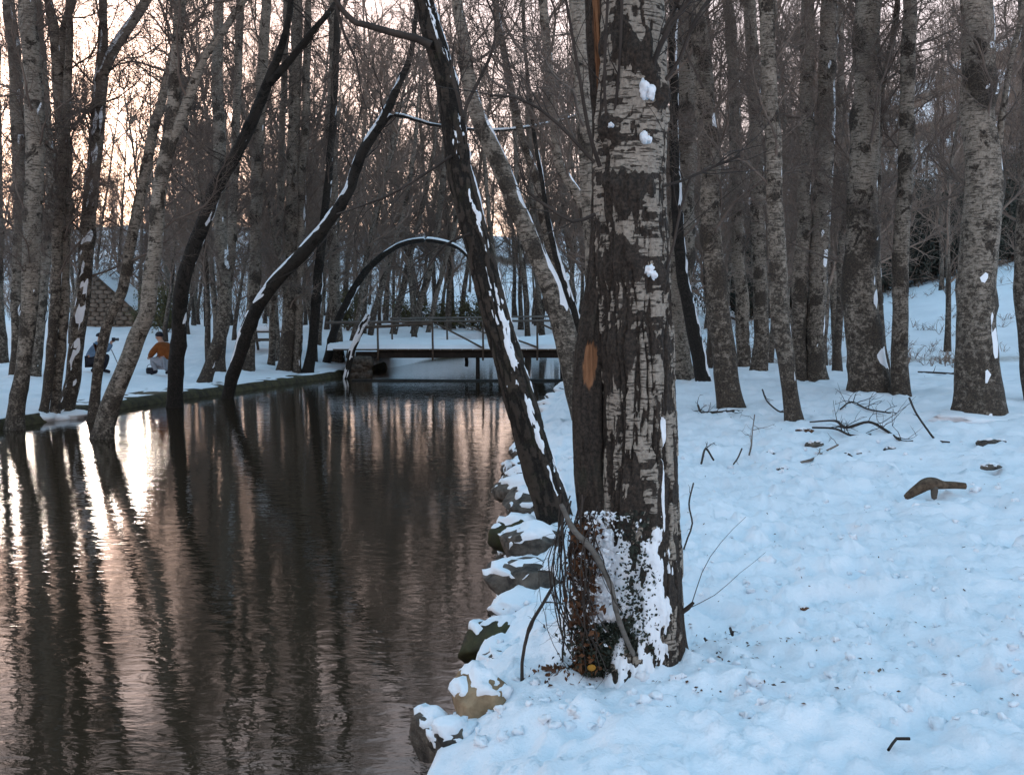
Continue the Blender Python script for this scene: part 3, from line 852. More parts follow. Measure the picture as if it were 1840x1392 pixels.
tree('birch_tree', 'narrow birch right of the mound, between it and the widest trunk', [(1621, 713, 36), (1620, 640, 32), (1619, 560, 30), (1621, 450, 30), (1624, 330, 28), (1630, 200, 27), (1632, 100, 27), (1634, 0, 26)], seed=55, group=GR, snow=0.35, side=1.5, nb=28, D=18.5)
tree('birch_tree', 'widest right-hand birch, dark at the base with snow streaks', [(1756, 742, 86), (1756, 680, 80), (1757, 600, 74), (1760, 500, 72), (1763, 400, 70), (1765, 300, 66), (1760, 200, 62), (1756, 100, 58), (1752, 0, 56)], seed=56, group=GR, snow=0.8, side=0.9, nb=26, D=14.5,
     forks=[[(1772, 330, 16), (1790, 290, 13), (1802, 200, 12), (1818, 100, 11), (1838, 20, 10)]])
tree('birch_tree', 'birch cut off by the right edge of the picture', [(1858, 655, 44), (1848, 590, 42), (1842, 520, 40), (1846, 430, 40), (1850, 300, 38), (1852, 120, 36), (1850, 0, 34)], seed=57, group=GR, snow=0.3, D=17)
tree('birch_tree', 'small birch in shade between the mound pair and the snow flecked birch', [(1502, 640, 14), (1498, 560, 14), (1500, 440, 14), (1504, 300, 13), (1508, 140, 13), (1510, 0, 12)], seed=58, group=GR, snow=0.3, D=30)

# ------------------------------------------------------------------ big near birch (main subject)
def K(px, py, D=4.72):
    return P(px, py, D)


def main_birch():
    D0 = 4.72
    base = P(1140, 1200, D0); origin = np.array([base[0], base[1], 0.0])
    root = empty('birch_tree', origin)
    tag(root, 'big near birch with torn orange wood, dominating the centre right', 'birch tree', 'birch trunks on the right bank')
    knots = [(1118, 352, 30, 0.050), (1163, 178, 28, 0.040), (1094, 245, 22, 0.040), (1172, 500, 22, 0.025), (1100, 90, 24, 0.025), (1135, 120, 26, 0.02), (1095, 640, 40, 0.02), (1105, 470, 40, 0.015)]

    def at_theta(px, py, s_c, s_r):
        i = int(np.argmin(np.abs(s_c[:, 2] - P(px, py, D0)[2])))
        u = (P(px, py, D0)[0] - s_c[i, 0]) / s_r[i]
        return math.asin(max(-0.95, min(0.95, u))), s_c[i, 2]

    path = [(1146, 1290, 230), (1147, 1215, 184), (1150, 1120, 152), (1152, 1030, 142), (1150, 900, 136), (1148, 700, 128), (1142, 560, 128), (1138, 450, 124), (1132, 350, 120), (1132, 230, 120), (1134, 100, 112), (1134, 0, 106), (1133, -120, 102)]
    pts = [(*P(x, y, D0 + 0.0), w / 2 / F_PX * D0) for x, y, w in path]
    pts = extend(pts, 12, 3)

    def fn(R, A, TH, Z, r):
        hgt = Z + 0.05
        ax, ay = np.cos(TH), np.sin(TH)
        # flaking plates of old bark low down, smooth paper bark with dashes above
        cov = 0.60 - 0.10 * ss((hgt - 0.7) / 0.6) - 0.24 * ss((hgt - 1.7) / 0.5)
        f = fbm(ax * 4.2, ay * 4.2, Z * 7.5, 5, 41, 0.6)
        big = fbm(ax * 1.1, ay * 1.1, Z * 1.6, 2, 43)
        flake = ss((f + (0.47 - cov) * 1.1 + 0.25 * big) / 0.16 + 0.5)
        fis = np.abs(fbm(ax * 2.6 + 0.25 * f, ay * 2.6, Z * 1.5, 4, 51))
        fiss = (1 - ss(fis / 0.085)) * ss((2.4 - hgt) / 0.8)
        lent = ss((fbm(ax * 2.3, ay * 2.3, Z * 46, 3, 55) - 0.10) / 0.14) * ss((fbm(ax * 1.5, ay * 1.5, Z * 3, 3, 57) + 0.35) / 0.3)
        R = R + 0.007 * flake - 0.020 * fiss - 0.0015 * lent + 0.006 * fbm(ax * 9, ay * 9, Z * 13, 3, 53)
        R = R + 0.020 * fbm(ax * 0.9, ay * 0.9, Z * 1.1, 2, 61) + 0.008 * ss((1.2 - hgt) / 1.0) * fbm(ax * 2, ay * 2, Z * 4, 3, 63)
        dark = np.maximum(np.maximum(1 - flake, 0.85 * lent), 1.2 * fiss) * 0.62 + 0.14
        rough = fiss
        R = R * (1 + 0.22 * np.exp(-np.maximum(hgt, 0) / 0.14) * (0.4 + np.cos(3 * TH + 0.6)))
        for (kx, ky, kr, kh) in knots:
            t0, z0 = at_theta(kx, ky, C_[0], C_[1])
            dz = (Z - z0) / (kr / F_PX * D0) + 1.5 * fbm(ax * 3 + kx, ay * 3, Z * 7, 4, 74); dt = 1.5 * fbm(ax * 3 + ky, ay * 3, Z * 7, 4, 75) + np.angle(np.exp(1j * (TH - t0))) * 0.155 / (kr / F_PX * D0 * 1.0)
            q = (dz * dz + dt * dt) * (1 + 0.9 * fbm(ax * 5 + kx, ay * 5, Z * 9, 4, 73))
            R = R + kh * np.exp(-q * 0.9) * (1 + 0.35 * fbm(ax * 14, ay * 14, Z * 20, 2, 71))
            dark = dark + 1.0 * np.exp(-(q * 1.0) ** 2)
        # dark lens shaped scars
        A[..., 0] = dark
        A[..., 1] = 0
        A[..., 2] = 0.25 * ss((-np.sin(TH) + 0.3)) * rough
        return R, A

    pr = resample(pts, 0.02); C_ = (pr[:, :3], pr[:, 3])
    low = [p for p in pts]
    s = stem(low, 0.0105, 210, 5, 0.02, 0.0, 0.0, fn)
    # keep full resolution only where the camera sees it
    hz = s['C'][:, 2]
    keep = (hz < 3.6) | (np.arange(len(hz)) % 10 == 0)
    for k in ('C', 'r', 'R', 'th', 'N', 'V', 'A', 'h', 'T', 'U', 'W'):
        s[k] = s[k][keep]
    me = stem_mesh('trunk', s, M['birch_near'], origin)
    link('trunk', me, root)
    # snow plastered on the face of the trunk
    zc = s['C'][:, 2][:, None]; th = s['th']
    z_top, z_bot = P(0, 930, D0)[2], P(0, 1215, D0)[2]
    n = fbm(np.cos(th) * 3.6, np.sin(th) * 3.6, zc * 8, 5, 91)
    n2 = fbm(np.cos(th) * 10, np.sin(th) * 10, zc * 24, 3, 92)
    th = np.angle(np.exp(1j * th))
    cen = 0.22 - 0.25 * ss((z_top - zc) / 0.5)
    wdt = 0.28 + 0.42 * ss((z_top - zc + 0.05) / 0.35)
    band = 1 - np.abs(th - cen) / wdt
    band2 = 1 - np.abs(np.angle(np.exp(1j * (th + 0.45)))) / 0.45
    vert = ss((z_top + 0.06 - zc) / 0.18) * ss((zc - z_bot - 0.05) / 0.15 + 0.3)
    m = np.where(vert > 0.02, 1.15 * band * vert + 1.1 * n + 1.2 * n2 - 0.40, -1)
    zm = P(0, 1035, D0)[2]
    m = np.maximum(m, 1.3 * (1 - np.abs(np.angle(np.exp(1j * (th + 0.62)))) / 0.42) * ss((0.24 - np.abs(zc - zm)) / 0.12) + 0.9 * n + 0.9 * n2 - 0.35 - 2.0 * (np.abs(zc - zm) > 0.25))
    str_ = (1 - np.abs(th - 0.52) / 0.10) * ss((P(0, 740, D0)[2] - zc) / 0.1) * ss((zc - z_top + 0.1) / 0.1)
    m = np.maximum(m, np.where(str_ > 0.02, str_ * 0.9 + 0.9 * n - 0.35, -1))
    m = np.maximum(m, -1 + 1.5 * ss((z_bot + 0.16 - zc) / 0.16) + 0.9 * n2)
    snow_shell('snow_patch', s, np.minimum(m, 0.6), 0.016, origin, root, -0.3)
    # second stem on the left, broken and showing torn orange wood
    lp = [(1086, 1060, 60), (1074, 940, 64), (1063, 850, 60), (1058, 760, 56), (1058, 680, 54), (1062, 600, 46), (1074, 520, 40), (1078, 450, 34), (1079, 380, 30), (1080, 280, 28), (1078, 180, 30), (1072, 80, 32), (1068, 0, 32), (1062, -120, 30)]
    lpts = [(*P(x, y, D0 + 0.02), w / 2 / F_PX * D0) for x, y, w in lp]
    lpts = extend(lpts, 9, 4)

    def fn2(R, A, TH, Z, r):
        ax, ay = np.cos(TH), np.sin(TH)
        fis = np.abs(fbm(ax * 3.0, ay * 3.0, Z * 2.6, 4, 151))
        R = R + 0.012 * (ss(fis / 0.2) - 0.6) + 0.006 * fbm(ax * 8, ay * 8, Z * 14, 3, 153)
        A[..., 0] = 0.88 + 0.40 * fbm(ax * 5, ay * 5, Z * 9, 4, 159)
        z1, z2 = P(0, 600, D0)[2], P(0, 700, D0)[2]
        wood = (1 - np.abs(Z - (z1 + z2) / 2) / 0.135) * 1.5
        wood = np.minimum(wood, 1.0) * ss(1.15 - np.abs(np.angle(np.exp(1j * (TH + 0.25 + 0.5 * fbm(Z * 5, Z * 0, None, 3, 161))))) / (0.55 + 0.5 * fbm(Z * 14, ax * 2, None, 3, 163)))
        up = ss((Z - P(0, 215, D0)[2]) / 0.05) * ss(1.3 - np.abs(np.angle(np.exp(1j * (TH - 0.1)))) / 0.55)
        w = np.clip(np.maximum(wood, up) + 0.9 * fbm(ax * 6, ay * 6, Z * 7, 4, 155) * (np.maximum(wood, up) > 0.05), 0, 1)
        R = R - 0.012 * ss((w - 0.3) / 0.3) + 0.004 * fbm(ax * 16, ay * 16, Z * 1.5, 2, 157) * w
        A[..., 1] = w
        A[..., 2] = 0.4
        return R, A

    s2 = stem(lpts, 0.018, 64, 7, 0.05, 0.0, 0.0, fn2)
    link('torn_stem', stem_mesh('torn_stem', s2, M['birch_near'], origin), root)
    m2 = 0.5 * fbm(s2['th'] * 5, s2['C'][:, 2][:, None] * 9, None, 4, 191) - 0.36 + 0.2 * np.cos(s2['th'] - 2.4)
    snow_shell('snow_patch', s2, m2, 0.01, origin, root, -0.1)
    # slim flaky stem fused on the right
    rp = [(1212, 1230, 62), (1209, 1150, 44), (1206, 1040, 38), (1203, 930, 36), (1197, 800, 34), (1192, 690, 32), (1190, 590, 28), (1188, 480, 26), (1186, 380, 22), (1184, 280, 20), (1182, 200, 16)]
    rpts = [(*P(x, y, D0 + 0.03), w / 2 / F_PX * D0) for x, y, w in rp]

    def fn3(R, A, TH, Z, r):
        ax, ay = np.cos(TH), np.sin(TH)
        f = np.abs(fbm(ax * 3.4, ay * 3.4, Z * 4, 4, 251))
        R = R + 0.009 * (ss(f / 0.2) - 0.6) + 0.005 * fbm(ax * 8, ay * 8, Z * 22, 3, 253)
        A[..., 0] = 0.32 + 0.6 * (1 - ss(f / 0.2)) + 0.3 * fbm(ax * 4, ay * 4, Z * 16, 3, 259); A[..., 2] = 0.0
        return R, A
    s3 = stem(rpts, 0.018, 48, 9, 0.05, 0.0, 0.0, fn3)
    link('flaky_stem', stem_mesh('flaky_stem', s3, M['birch_near'], origin), root)
    # snow caps on the knots
    rs = np.random.RandomState(4)
    for (kx, ky, w, h) in [(1158, 160, 15, 24), (1169, 168, 14, 20), (1156, 248, 10, 18), (1163, 252, 14, 10), (1146, 340, 8, 11), (1166, 486, 16, 17), (1174, 494, 12, 15), (1098, 226, 8, 7)]:
        c = P(kx, ky, D0 - 0.158 + 0.0)
        V = ICO3[0] * np.array([w * 0.62, 16, h * 0.68]) / F_PX * D0
        V = V * (1 + 0.6 * fbm(ICO3[0][:, 0] * 2 + kx, ICO3[0][:, 1] * 2, ICO3[0][:, 2] * 2, 3, 5))[:, None]
        link('snow_cap', mesh_np('snow_cap', V + c - origin, None, ICO3[1], M['snow']), root)
    # branches leaving the trunk in view
    def limb(pp, mat='twig_dark', D=D0 - 0.12, sub=6, nm='limb', tw=8):
        q = [(*P(x, y, D + dd), w / 2 / F_PX * D) for x, y, w, dd in pp]
        r = resample(q, 0.05)
        parts = [tubes(r[None, :, :3], r[None, :, 3], 7)]
        p, d, t, _ = spawn(r[None, :, :3], r[None, :, 3], tw, 0.25, 1.0, 0.3, 0.8, rs)
        b_, rb = grow(p, d, rs.uniform(0.15, 0.5, len(t)), rs.uniform(0.0018, 0.0035, len(t)), 7, 0.12, np.array([0, 0, 0.04]), rs)
        parts.append(tubes(b_, rb, 4))
        V, Q, _ = merge(parts)
        link(nm, mesh_np(nm, V - origin, Q, None, M[mat]), root)
    limb([(1152, 185, 12, 0), (1165, 140, 11, -.03), (1185, 85, 10, -.05), (1205, 45, 9, -.08), (1232, 10, 8, -.1), (1262, -40, 6, -.12)])
    limb([(1190, 62, 7, -.05), (1215, 12, 7, -.05), (1222, 18, 6, -.06), (1200, -30, 5, -.1)])
    limb([(1195, 145, 7, 0.02), (1222, 105, 7, 0), (1240, 55, 6, 0), (1262, 15, 5, 0), (1290, -20, 4, 0)])
    limb([(1092, 232, 6, 0), (1086, 160, 5, -.03), (1088, 80, 5, -.05), (1092, 0, 4, -.08), (1094, -60, 3, -.1)], tw=3)
    limb([(1100, 238, 6, 0), (1112, 130, 5, -.04), (1118, 0, 4, -.07), (1120, -60, 3, -.1)], tw=3)
    limb([(1078, 300, 8, 0), (1058, 235, 7, -.03), (1038, 120, 6, -.06), (1024, 40, 5, -.09), (1010, -40, 4, -.1)], tw=5)
    limb([(1068, 292, 7, 0), (1040, 262, 6, -.02), (1005, 225, 6, -.03), (975, 200, 5, -.03), (925, 175, 4, -.03), (880, 172, 3, -.03)], tw=7)
    limb([(1172, 262, 6, 0), (1145, 280, 5, -0.02), (1125, 285, 4, -.02)], tw=3)
    limb([(1190, 335, 5, 0), (1225, 325, 5, 0), (1270, 305, 4, 0), (1330, 280, 3, 0)], tw=8)
    limb([(1070, 385, 7, 0), (1030, 398, 6, 0), (985, 372, 6, .0), (950, 345, 5, .0), (935, 310, 4, 0)], tw=7)
    limb([(1195, 490, 5, 0), (1210, 440, 4, -.02), (1222, 380, 4, -.04), (1240, 320, 3, -.05)], tw=4)
    limb([(1222, 1102, 9, 0.08), (1236, 1092, 9, 0.06), (1246, 1082, 6, 0.05)], tw=2, nm='broken_twig')
    # upper branches, above the frame
    add_branches(root, s['C'], s['r'], origin, 16, 3.6, 11.5, rs, BOUGH, 0.5, 1.0, 0.0)
    add_branches(root, s2['C'], s2['r'], origin, 7, 3.5, 8.5, rs, BOUGH_DARK, 0.4, 0.8, 0.0)
    return root


main_birch()

# ------------------------------------------------------------------ leaning trunk L
def leaning():
    D0 = 8.3
    path = [(1010, 975, 76), (1000, 940, 66), (985, 890, 62), (965, 830, 58), (948, 770, 56), (930, 710, 54), (914, 650, 52), (900, 600, 50), (886, 550, 48), (874, 500, 47), (862, 450, 46), (850, 410, 47), (838, 360, 46), (826, 310, 44), (818, 250, 42), (808, 190, 41), (797, 130, 39), (782, 80, 36), (768, 30, 33), (752, -30, 31)]
    pts = [(*P(x, y, D0 + 0.06 * k), w / 2 / F_PX * (D0 + 0.06 * k)) for k, (x, y, w) in enumerate(path)]
    base = np.array(pts[1][:3]); origin = base
    pts = extend(pts, 9, 8)
    root = empty('dark_leaning_tree', base)
    tag(root, 'thick dark trunk leaning left over the stone edge, snow along its upper side', 'dark tree', 'dark stems leaning over the canal')

    def fn(R, A, TH, Z, r):
        ax, ay = np.cos(TH), np.sin(TH)
        f = np.abs(fbm(ax * 2.4, ay * 2.4, Z * 5, 4, 351))
        R = R + 0.012 * (ss(f / 0.2) - 0.6) + 0.006 * fbm(ax * 6, ay * 6, Z * 14, 3, 353) + 0.010 * fbm(ax, ay, Z * 2.5, 2, 354)
        A[..., 0] = 0.85 - 0.45 * ss(f / 0.2); A[..., 2] = 0.45
        return R, A
    s = stem(pts, 0.022, 72, 15, 0.05, 0.0, base[2], fn)
    hz = s['C'][:, 2]; keep = (hz < 5.5) | (np.arange(len(hz)) % 10 == 0)
    for k in ('C', 'r', 'R', 'th', 'N', 'V', 'A', 'h', 'T', 'U', 'W'): s[k] = s[k][keep]
    link('trunk', stem_mesh('trunk', s, M['alder_near'], origin), root)
    zc = s['C'][:, 2][:, None]; th = s['th']
    n = fbm(np.cos(th) * 2.2, np.sin(th) * 2.2, zc * 3.0, 4, 391); n2 = fbm(np.cos(th) * 6, np.sin(th) * 6, zc * 14, 3, 392); th = np.angle(np.exp(1j * th))
    m = 1.0 * (1 - np.abs(th - 0.55) / 0.50) + 1.9 * n + 1.9 * n2 - 1.02
    m = np.maximum(m, 0.9 * (1 - np.abs(th - 1.9) / 0.6) + 1.2 * n + 0.9 * n2 - 0.65)
    snow_shell('snow_patch', s, np.where((zc < 0.1), -1, np.minimum(m, 0.9)), 0.022, origin, root, -0.3)
    rs = np.random.RandomState(6)
    def limb(pp, D, tw=8, nm='limb', snow=False):
        q = [(*P(x, y, D), w / 2 / F_PX * D) for x, y, w in pp]
        r = resample(q, 0.08)
        parts = [tubes(r[None, :, :3], r[None, :, 3], 7)]
        if tw:
            p, d, t, _ = spawn(r[None, :, :3], r[None, :, 3], tw, 0.2, 1.0, 0.4, 1.0, rs)
            b_, rb = grow(p, d, rs.uniform(0.3, 1.0, len(t)), rs.uniform(0.003, 0.005, len(t)), 8, 0.14, np.array([0, 0, -0.02]), rs)
            parts.append(tubes(b_, rb, 4))
            p, d, t, _ = spawn(b_, rb, 4, 0.2, 1.0, 0.4, 1.0, rs)
            b2, rb2 = grow(p, d, rs.uniform(0.1, 0.35, len(t)), 0.0022 + 0 * t, 4, 0.2, np.zeros(3), rs)
            parts.append(tubes(b2, rb2, 3))
        V, Q, _ = merge(parts)
        link(nm, mesh_np(nm, V - origin, Q, None, M['twig_dark']), root)
        return r
    limb([(775, 82, 16), (748, 70, 14), (700, 58, 13), (660, 46, 12), (640, 42, 11), (615, 18, 9), (600, -5, 8), (585, -40, 6)], 9.2, 9)
    limb([(604, 10, 6), (618, 60, 5), (640, 110, 4), (648, 160, 3), (660, 200, 2)], 9.2, 3)
    limb([(832, 215, 9), (838, 190, 7), (868, 130, 6), (885, 90, 5), (890, 40, 4), (870, -10, 3)], 8.9, 7)
    limb([(832, 212, 8), (822, 170, 6), (812, 130, 5), (815, 80, 4)], 8.7, 5)
    limb([(812, 280, 5), (760, 315, 5), (700, 350, 5), (650, 370, 4), (605, 385, 3)], 9.0, 8)
    limb([(845, 420, 5), (800, 440, 4), (770, 480, 3), (750, 520, 2)], 8.8, 6)
    add_branches(root, s['C'], s['r'], origin, 9, 5.4, 10.0, rs, BOUGH_DARK, 0.6, 1.1, base[2])


leaning()

# ------------------------------------------------------------------ background wood: copies of a few trees
def far_tree_meshes(seed, H, kind):
    rs = np.random.RandomState(seed)
    pts = [(0, 0, -0.6, 0.13), (rs.randn() * .05, rs.randn() * .05, 0.6, 0.095)]
    d = np.array([rs.randn() * 0.08, rs.randn() * 0.05, 1.0])
    z = 0.6
    while z < H:
        z += 1.4; d = nrm(d + rs.randn(3) * 0.06 + np.array([0, 0, 0.12]))
        q = np.array(pts[-1][:3]) + d * 1.4
        pts.append((*q, max(0.02, 0.095 * (1 - z / H * 0.85))))
    s = stem(pts, 0.5, 8, seed, 0.07, 0.3, 0.0)
    tr = stem_mesh('trunk', s, M['trunk_far'], np.zeros(3))
    parts = []
    n = 27
    for k in range(n):
        h = 1.2 + (H - 1.6) * ((k + rs.rand()) / n)
        i = int(np.clip(np.searchsorted(s['C'][:, 2], h), 1, len(s['C']) - 2))
        az, e = rs.uniform(0, 6.28), rs.uniform(0.45, 1.15)
        dv = np.array([math.cos(az) * math.cos(e), math.sin(az) * math.cos(e), math.sin(e)])
        xa = nrm(np.array([0, 0, 1.0]) - dv * dv[2]); ya = np.cross(dv, xa)
        sc = rs.uniform(0.8, 1.5) * (1.1 - 0.45 * h / H)
        V, Q = bough(seed * 50 + k, 1.0, False, 0.17, 0.0, 2.0, 3, 1.8, 15, 5)
        V = (V * sc) @ np.stack([xa, ya, dv]) + s['C'][i]
        parts.append((V, Q))
    V, Q, _ = merge(parts)
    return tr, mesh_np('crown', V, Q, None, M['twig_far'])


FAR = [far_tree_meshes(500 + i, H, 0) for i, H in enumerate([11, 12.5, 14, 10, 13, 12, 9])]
rsB = np.random.RandomState(21)
placed = []


LANDM = [(0, 'at the far left edge'), (140, 'left of the stone hut'), (260, 'behind the stone hut'), (380, 'behind the person in orange'), (470, 'between the orange jacket and the picnic table'),
         (560, 'behind the picnic table'), (650, 'behind the arching dark stem'), (760, 'above the left half of the bridge'), (880, 'above the middle of the bridge'), (1040, 'above the right end of the bridge'), (1250, 'hidden close behind the big near birch'),
         (1350, 'behind the stout brown birch'), (1420, 'behind the birch with the round snow ball'), (1530, 'behind the snow flecked birch'), (1620, 'behind the mound birch'), (1740, 'between the narrow birch and the widest birch'), (1850, 'right of the widest birch'), (99999, 'beyond the right edge')]


def where(x, y):
    px = 920 + F_PX * x / y
    for lim, nm in LANDM:
        if px < lim: return nm
    return LANDM[-1][1]


def far_tree(x, y, sc, label, group, k=None):
    label = label + ', ' + where(x, y)
    k = rsB.randint(len(FAR)) if k is None else k
    tr, cr = FAR[k]
    o = bpy.data.objects.new('bare_tree', tr); COL.objects.link(o)
    o.location = (x, y, gz(x, y) - 0.05); o.rotation_euler = (rsB.randn() * 0.04, rsB.randn() * 0.05, rsB.uniform(0, 6.28)); o.scale = (sc, sc, sc * rsB.uniform(0.9, 1.15))
    tag(o, label, 'tree', group)
    c = bpy.data.objects.new('crown', cr); COL.objects.link(c); c.parent = o


def scatter(n, ymin, ymax, xr0, xr1, label, group, mind, smin=0.8, smax=1.25, avoid=None):
    c = tries = 0
    while c < n and tries < n * 60:
        tries += 1
        y = math.exp(rsB.uniform(math.log(ymin), math.log(ymax))); x = rsB.uniform(xr0, xr1) * y
        if y < 56 and eL(y) - 0.6 < x < eR(y) + 0.8: continue
        if avoid and avoid(x, y): continue
        if any((x - a) ** 2 + (y - b_) ** 2 < mind * mind for a, b_ in placed): continue
        placed.append((x, y)); c += 1
        far_tree(x, y, rsB.uniform(smin, smax), ('near ' if y < 38 else 'midway ' if y < 58 else 'low slope ' if y < 85 else 'high slope ') + label, group)


peeps = lambda x, y: (-0.45 < x / y < -0.30 and y < 40) or (x / y < -0.30 and rsB.rand() < 0.5)
scatter(46, 33, 58, -0.56, -0.08, 'bare left bank tree', 'bare trees behind the left bank', 1.5, 0.8, 1.15, peeps)
scatter(34, 24, 55, 0.07, 0.56, 'bare right bank tree', 'bare trees behind the right bank', 1.5, 0.8, 1.2, lambda x, y: y < 34 and x / y > 0.33)
scatter(34, 53, 72, -0.27, 0.16, 'brown hillside tree', 'bare trees on the far hillside', 1.4, 1.25, 1.7)
scatter(95, 58, 150, -0.50, 0.55, 'brown hillside tree', 'bare trees on the far hillside', 2.0, 0.9, 1.4, lambda x, y: x / y < -0.24 and rsB.rand() < 0.6)
scatter(60, 80, 160, -0.55, -0.18, 'small brown tree', 'bare trees on the far hillside', 1.6, 0.6, 1.0)
# trees left of and behind the viewer that only the water mirrors
scatter(10, 14, 30, -0.95, -0.56, 'bare left bank tree', 'bare trees behind the left bank', 2.0, 0.9, 1.2, lambda x, y: x > eL(y) - 2)

# ------------------------------------------------------------------ scrub and shrubs
def shrub_mesh(seed, mat, n=2600, stems=14, leaf=0.05):
    rs = np.random.RandomState(seed)
    d = np.stack([rs.randn(stems) * 0.5, rs.randn(stems) * 0.5, np.ones(stems)], -1)
    a, ra = grow(np.zeros((stems, 3)), d, rs.uniform(0.6, 1.1, stems), np.full(stems, 0.014), 6, 0.18, np.array([0, 0, 0.03]), rs)
    p, dd, t, _ = spawn(a, ra, 9, 0.2, 1, 0.4, 1.1, rs)
    b_, rb = grow(p, dd, rs.uniform(0.15, 0.4, len(t)), 0.005 + 0 * t, 4, 0.2, np.array([0, 0, 0.05]), rs)
    st = merge([tubes(a, ra, 4), tubes(b_, rb, 3)])
    q = b_.reshape(-1, 3); c = q[rs.randint(0, len(q), n)] + rs.randn(n, 3) * 0.055
    u = nrm(rs.randn(n, 3)); w = nrm(np.cross(u, rs.randn(n, 3)))
    l = rs.uniform(0.5, 1.2, (n, 1)) * leaf
    V = np.stack([c - u * l, c + w * l * 0.35, c + u * l, c - w * l * 0.35], 1).reshape(-1, 3)
    Q = np.arange(4 * n).reshape(n, 4)
    return mesh_np('stems', st[0], st[1], None, M['twig']), mesh_np('leaves', V, Q, None, M[mat], False)


SH_O = [shrub_mesh(700 + i, 'needle') for i in range(2)]
SH_D = [shrub_mesh(710 + i, 'needle_dark', 4200, 18, 0.04) for i in range(2)]


def shrub(x, y, s, sz, lib, label, group, i=0):
    st, lv = lib[i % len(lib)]
    o = bpy.data.objects.new('shrub', st); COL.objects.link(o)
    o.location = (x, y, gz(x, y) - 0.05); o.scale = (s, s, sz); o.rotation_euler = (0, 0, i * 1.7)
    tag(o, label, 'shrub', group)
    c = bpy.data.objects.new('leaves', lv); COL.objects.link(c); c.parent = o


for i, (px, D, s, sz, lab) in enumerate([(735, 54, 1.5, 1.4, 'olive bush behind the bridge rail, leftmost of the three there'),
                                         (800, 55, 1.9, 1.5, 'olive bush behind the bridge rail, middle of the three'),
                                         (862, 56, 1.7, 1.9, 'olive bush behind the bridge rail, rightmost of the three')]):
    shrub((px - 920) / F_PX * D, D, s, sz, SH_O, lab, 'olive bushes behind the footbridge', i)
shrub((297 - 920) / F_PX * 46, 46, 1.3, 2.2, SH_O, 'tall olive bush behind the person in orange', 'olive bushes on the left bank', 1)
shrub((258 - 920) / F_PX * 48, 48, 0.9, 1.0, SH_O, 'low brownish bush right of the stone hut', 'olive bushes on the left bank', 0)
shrub((625 - 920) / F_PX * 47, 47, 1.2, 1.9, SH_O, 'olive bush left of the footbridge behind its rail', 'olive bushes on the left bank', 0)
rsS = np.random.RandomState(8)
for i in range(58):
    D = 52.5 + (i % 3) * 4.5 + rsS.uniform(0, 3); px = 1330 + i * 9.4
    x = (px - 920) / F_PX * D
    shrub(x, D, rsS.uniform(2.2, 3.4), rsS.uniform(3.2, 5.2), SH_D, 'dark shrub ' + ('low' if D < 56.5 else 'middle' if D < 61 else 'high') + ', ' + where(x, D), 'dark shrubs above the right slope', i)

# hillside scrub: a mass nobody could count
rs = np.random.RandomState(77)
n = 24000
yy = np.exp(rs.uniform(math.log(60), math.log(215), n)); xx = rs.uniform(-0.52, 0.54, n) * yy
den = 0.27 + 0.9 * fbm(xx * 0.05, yy * 0.09, None, 4, 77) + 0.25 * ss((xx / yy - 0.1) / 0.2) - 0.2 * np.exp(-((xx / yy) / 0.10) ** 2)
k = rs.rand(n) < np.clip(den * 1.3, 0.04, 1)
xx, yy = xx[k], yy[k]; n = len(xx)
zz = base_z(xx, yy) - 0.1
Hs = rs.uniform(0.7, 3.0, n) * (0.6 + 0.6 * rs.rand(n))
p0 = np.stack([xx, yy, zz], -1)
d = np.stack([rs.randn(n) * 0.28, rs.randn(n) * 0.28, np.ones(n)], -1)
a, ra = grow(p0, d, Hs, 0.02 + 0 * Hs, 3, 0.12, np.zeros(3), rs)
pp, dd, t, _ = spawn(a, ra, 3, 0.25, 1, 0.3, 0.8, rs)
b_, rb = grow(pp, dd, np.repeat(Hs, 3) * 0.4, 0.012 + 0 * t, 2, 0.1, np.zeros(3), rs)
V, Q, _ = merge([tubes(a, ra, 3), tubes(b_, rb, 3)])
o = link('hillside_scrub', mesh_np('hillside_scrub', V, Q, None, M['scrub'])); tag(o, 'brown leafless scrub covering the far hillside', kind='stuff')

rs = np.random.RandomState(78)
n = 520
yy = rs.uniform(27, 53, n); xx = rs.uniform(0.16, 0.54, n) * yy
k = fbm(xx * 0.25, yy * 0.25, None, 3, 12) + 0.5 * (rs.rand(n) - 0.5) > 0.02
xx, yy = xx[k], yy[k]; n = len(xx); st = 4
p0 = np.repeat(np.stack([xx, yy, base_z(xx, yy) - 0.03], -1), st, 0)
d = np.stack([rs.randn(n * st) * 0.7, rs.randn(n * st) * 0.7, np.ones(n * st)], -1)
a, ra = grow(p0, d, rs.uniform(0.12, 0.5, n * st), 0.010 + 0 * p0[:, 0], 4, 0.2, np.zeros(3), rs)
pp, dd, t, _ = spawn(a, ra, 4, 0.2, 1, 0.4, 1.0, rs)
b_, rb = grow(pp, dd, rs.uniform(0.08, 0.25, len(t)), 0.006 + 0 * t, 3, 0.15, np.zeros(3), rs)
V, Q, _ = merge([tubes(a, ra, 3), tubes(b_, rb, 3)])
o = link('slope_weeds', mesh_np('slope_weeds', V, Q, None, M['scrub'])); tag(o, 'dead brown weeds poking through the snow of the right slope', kind='stuff')

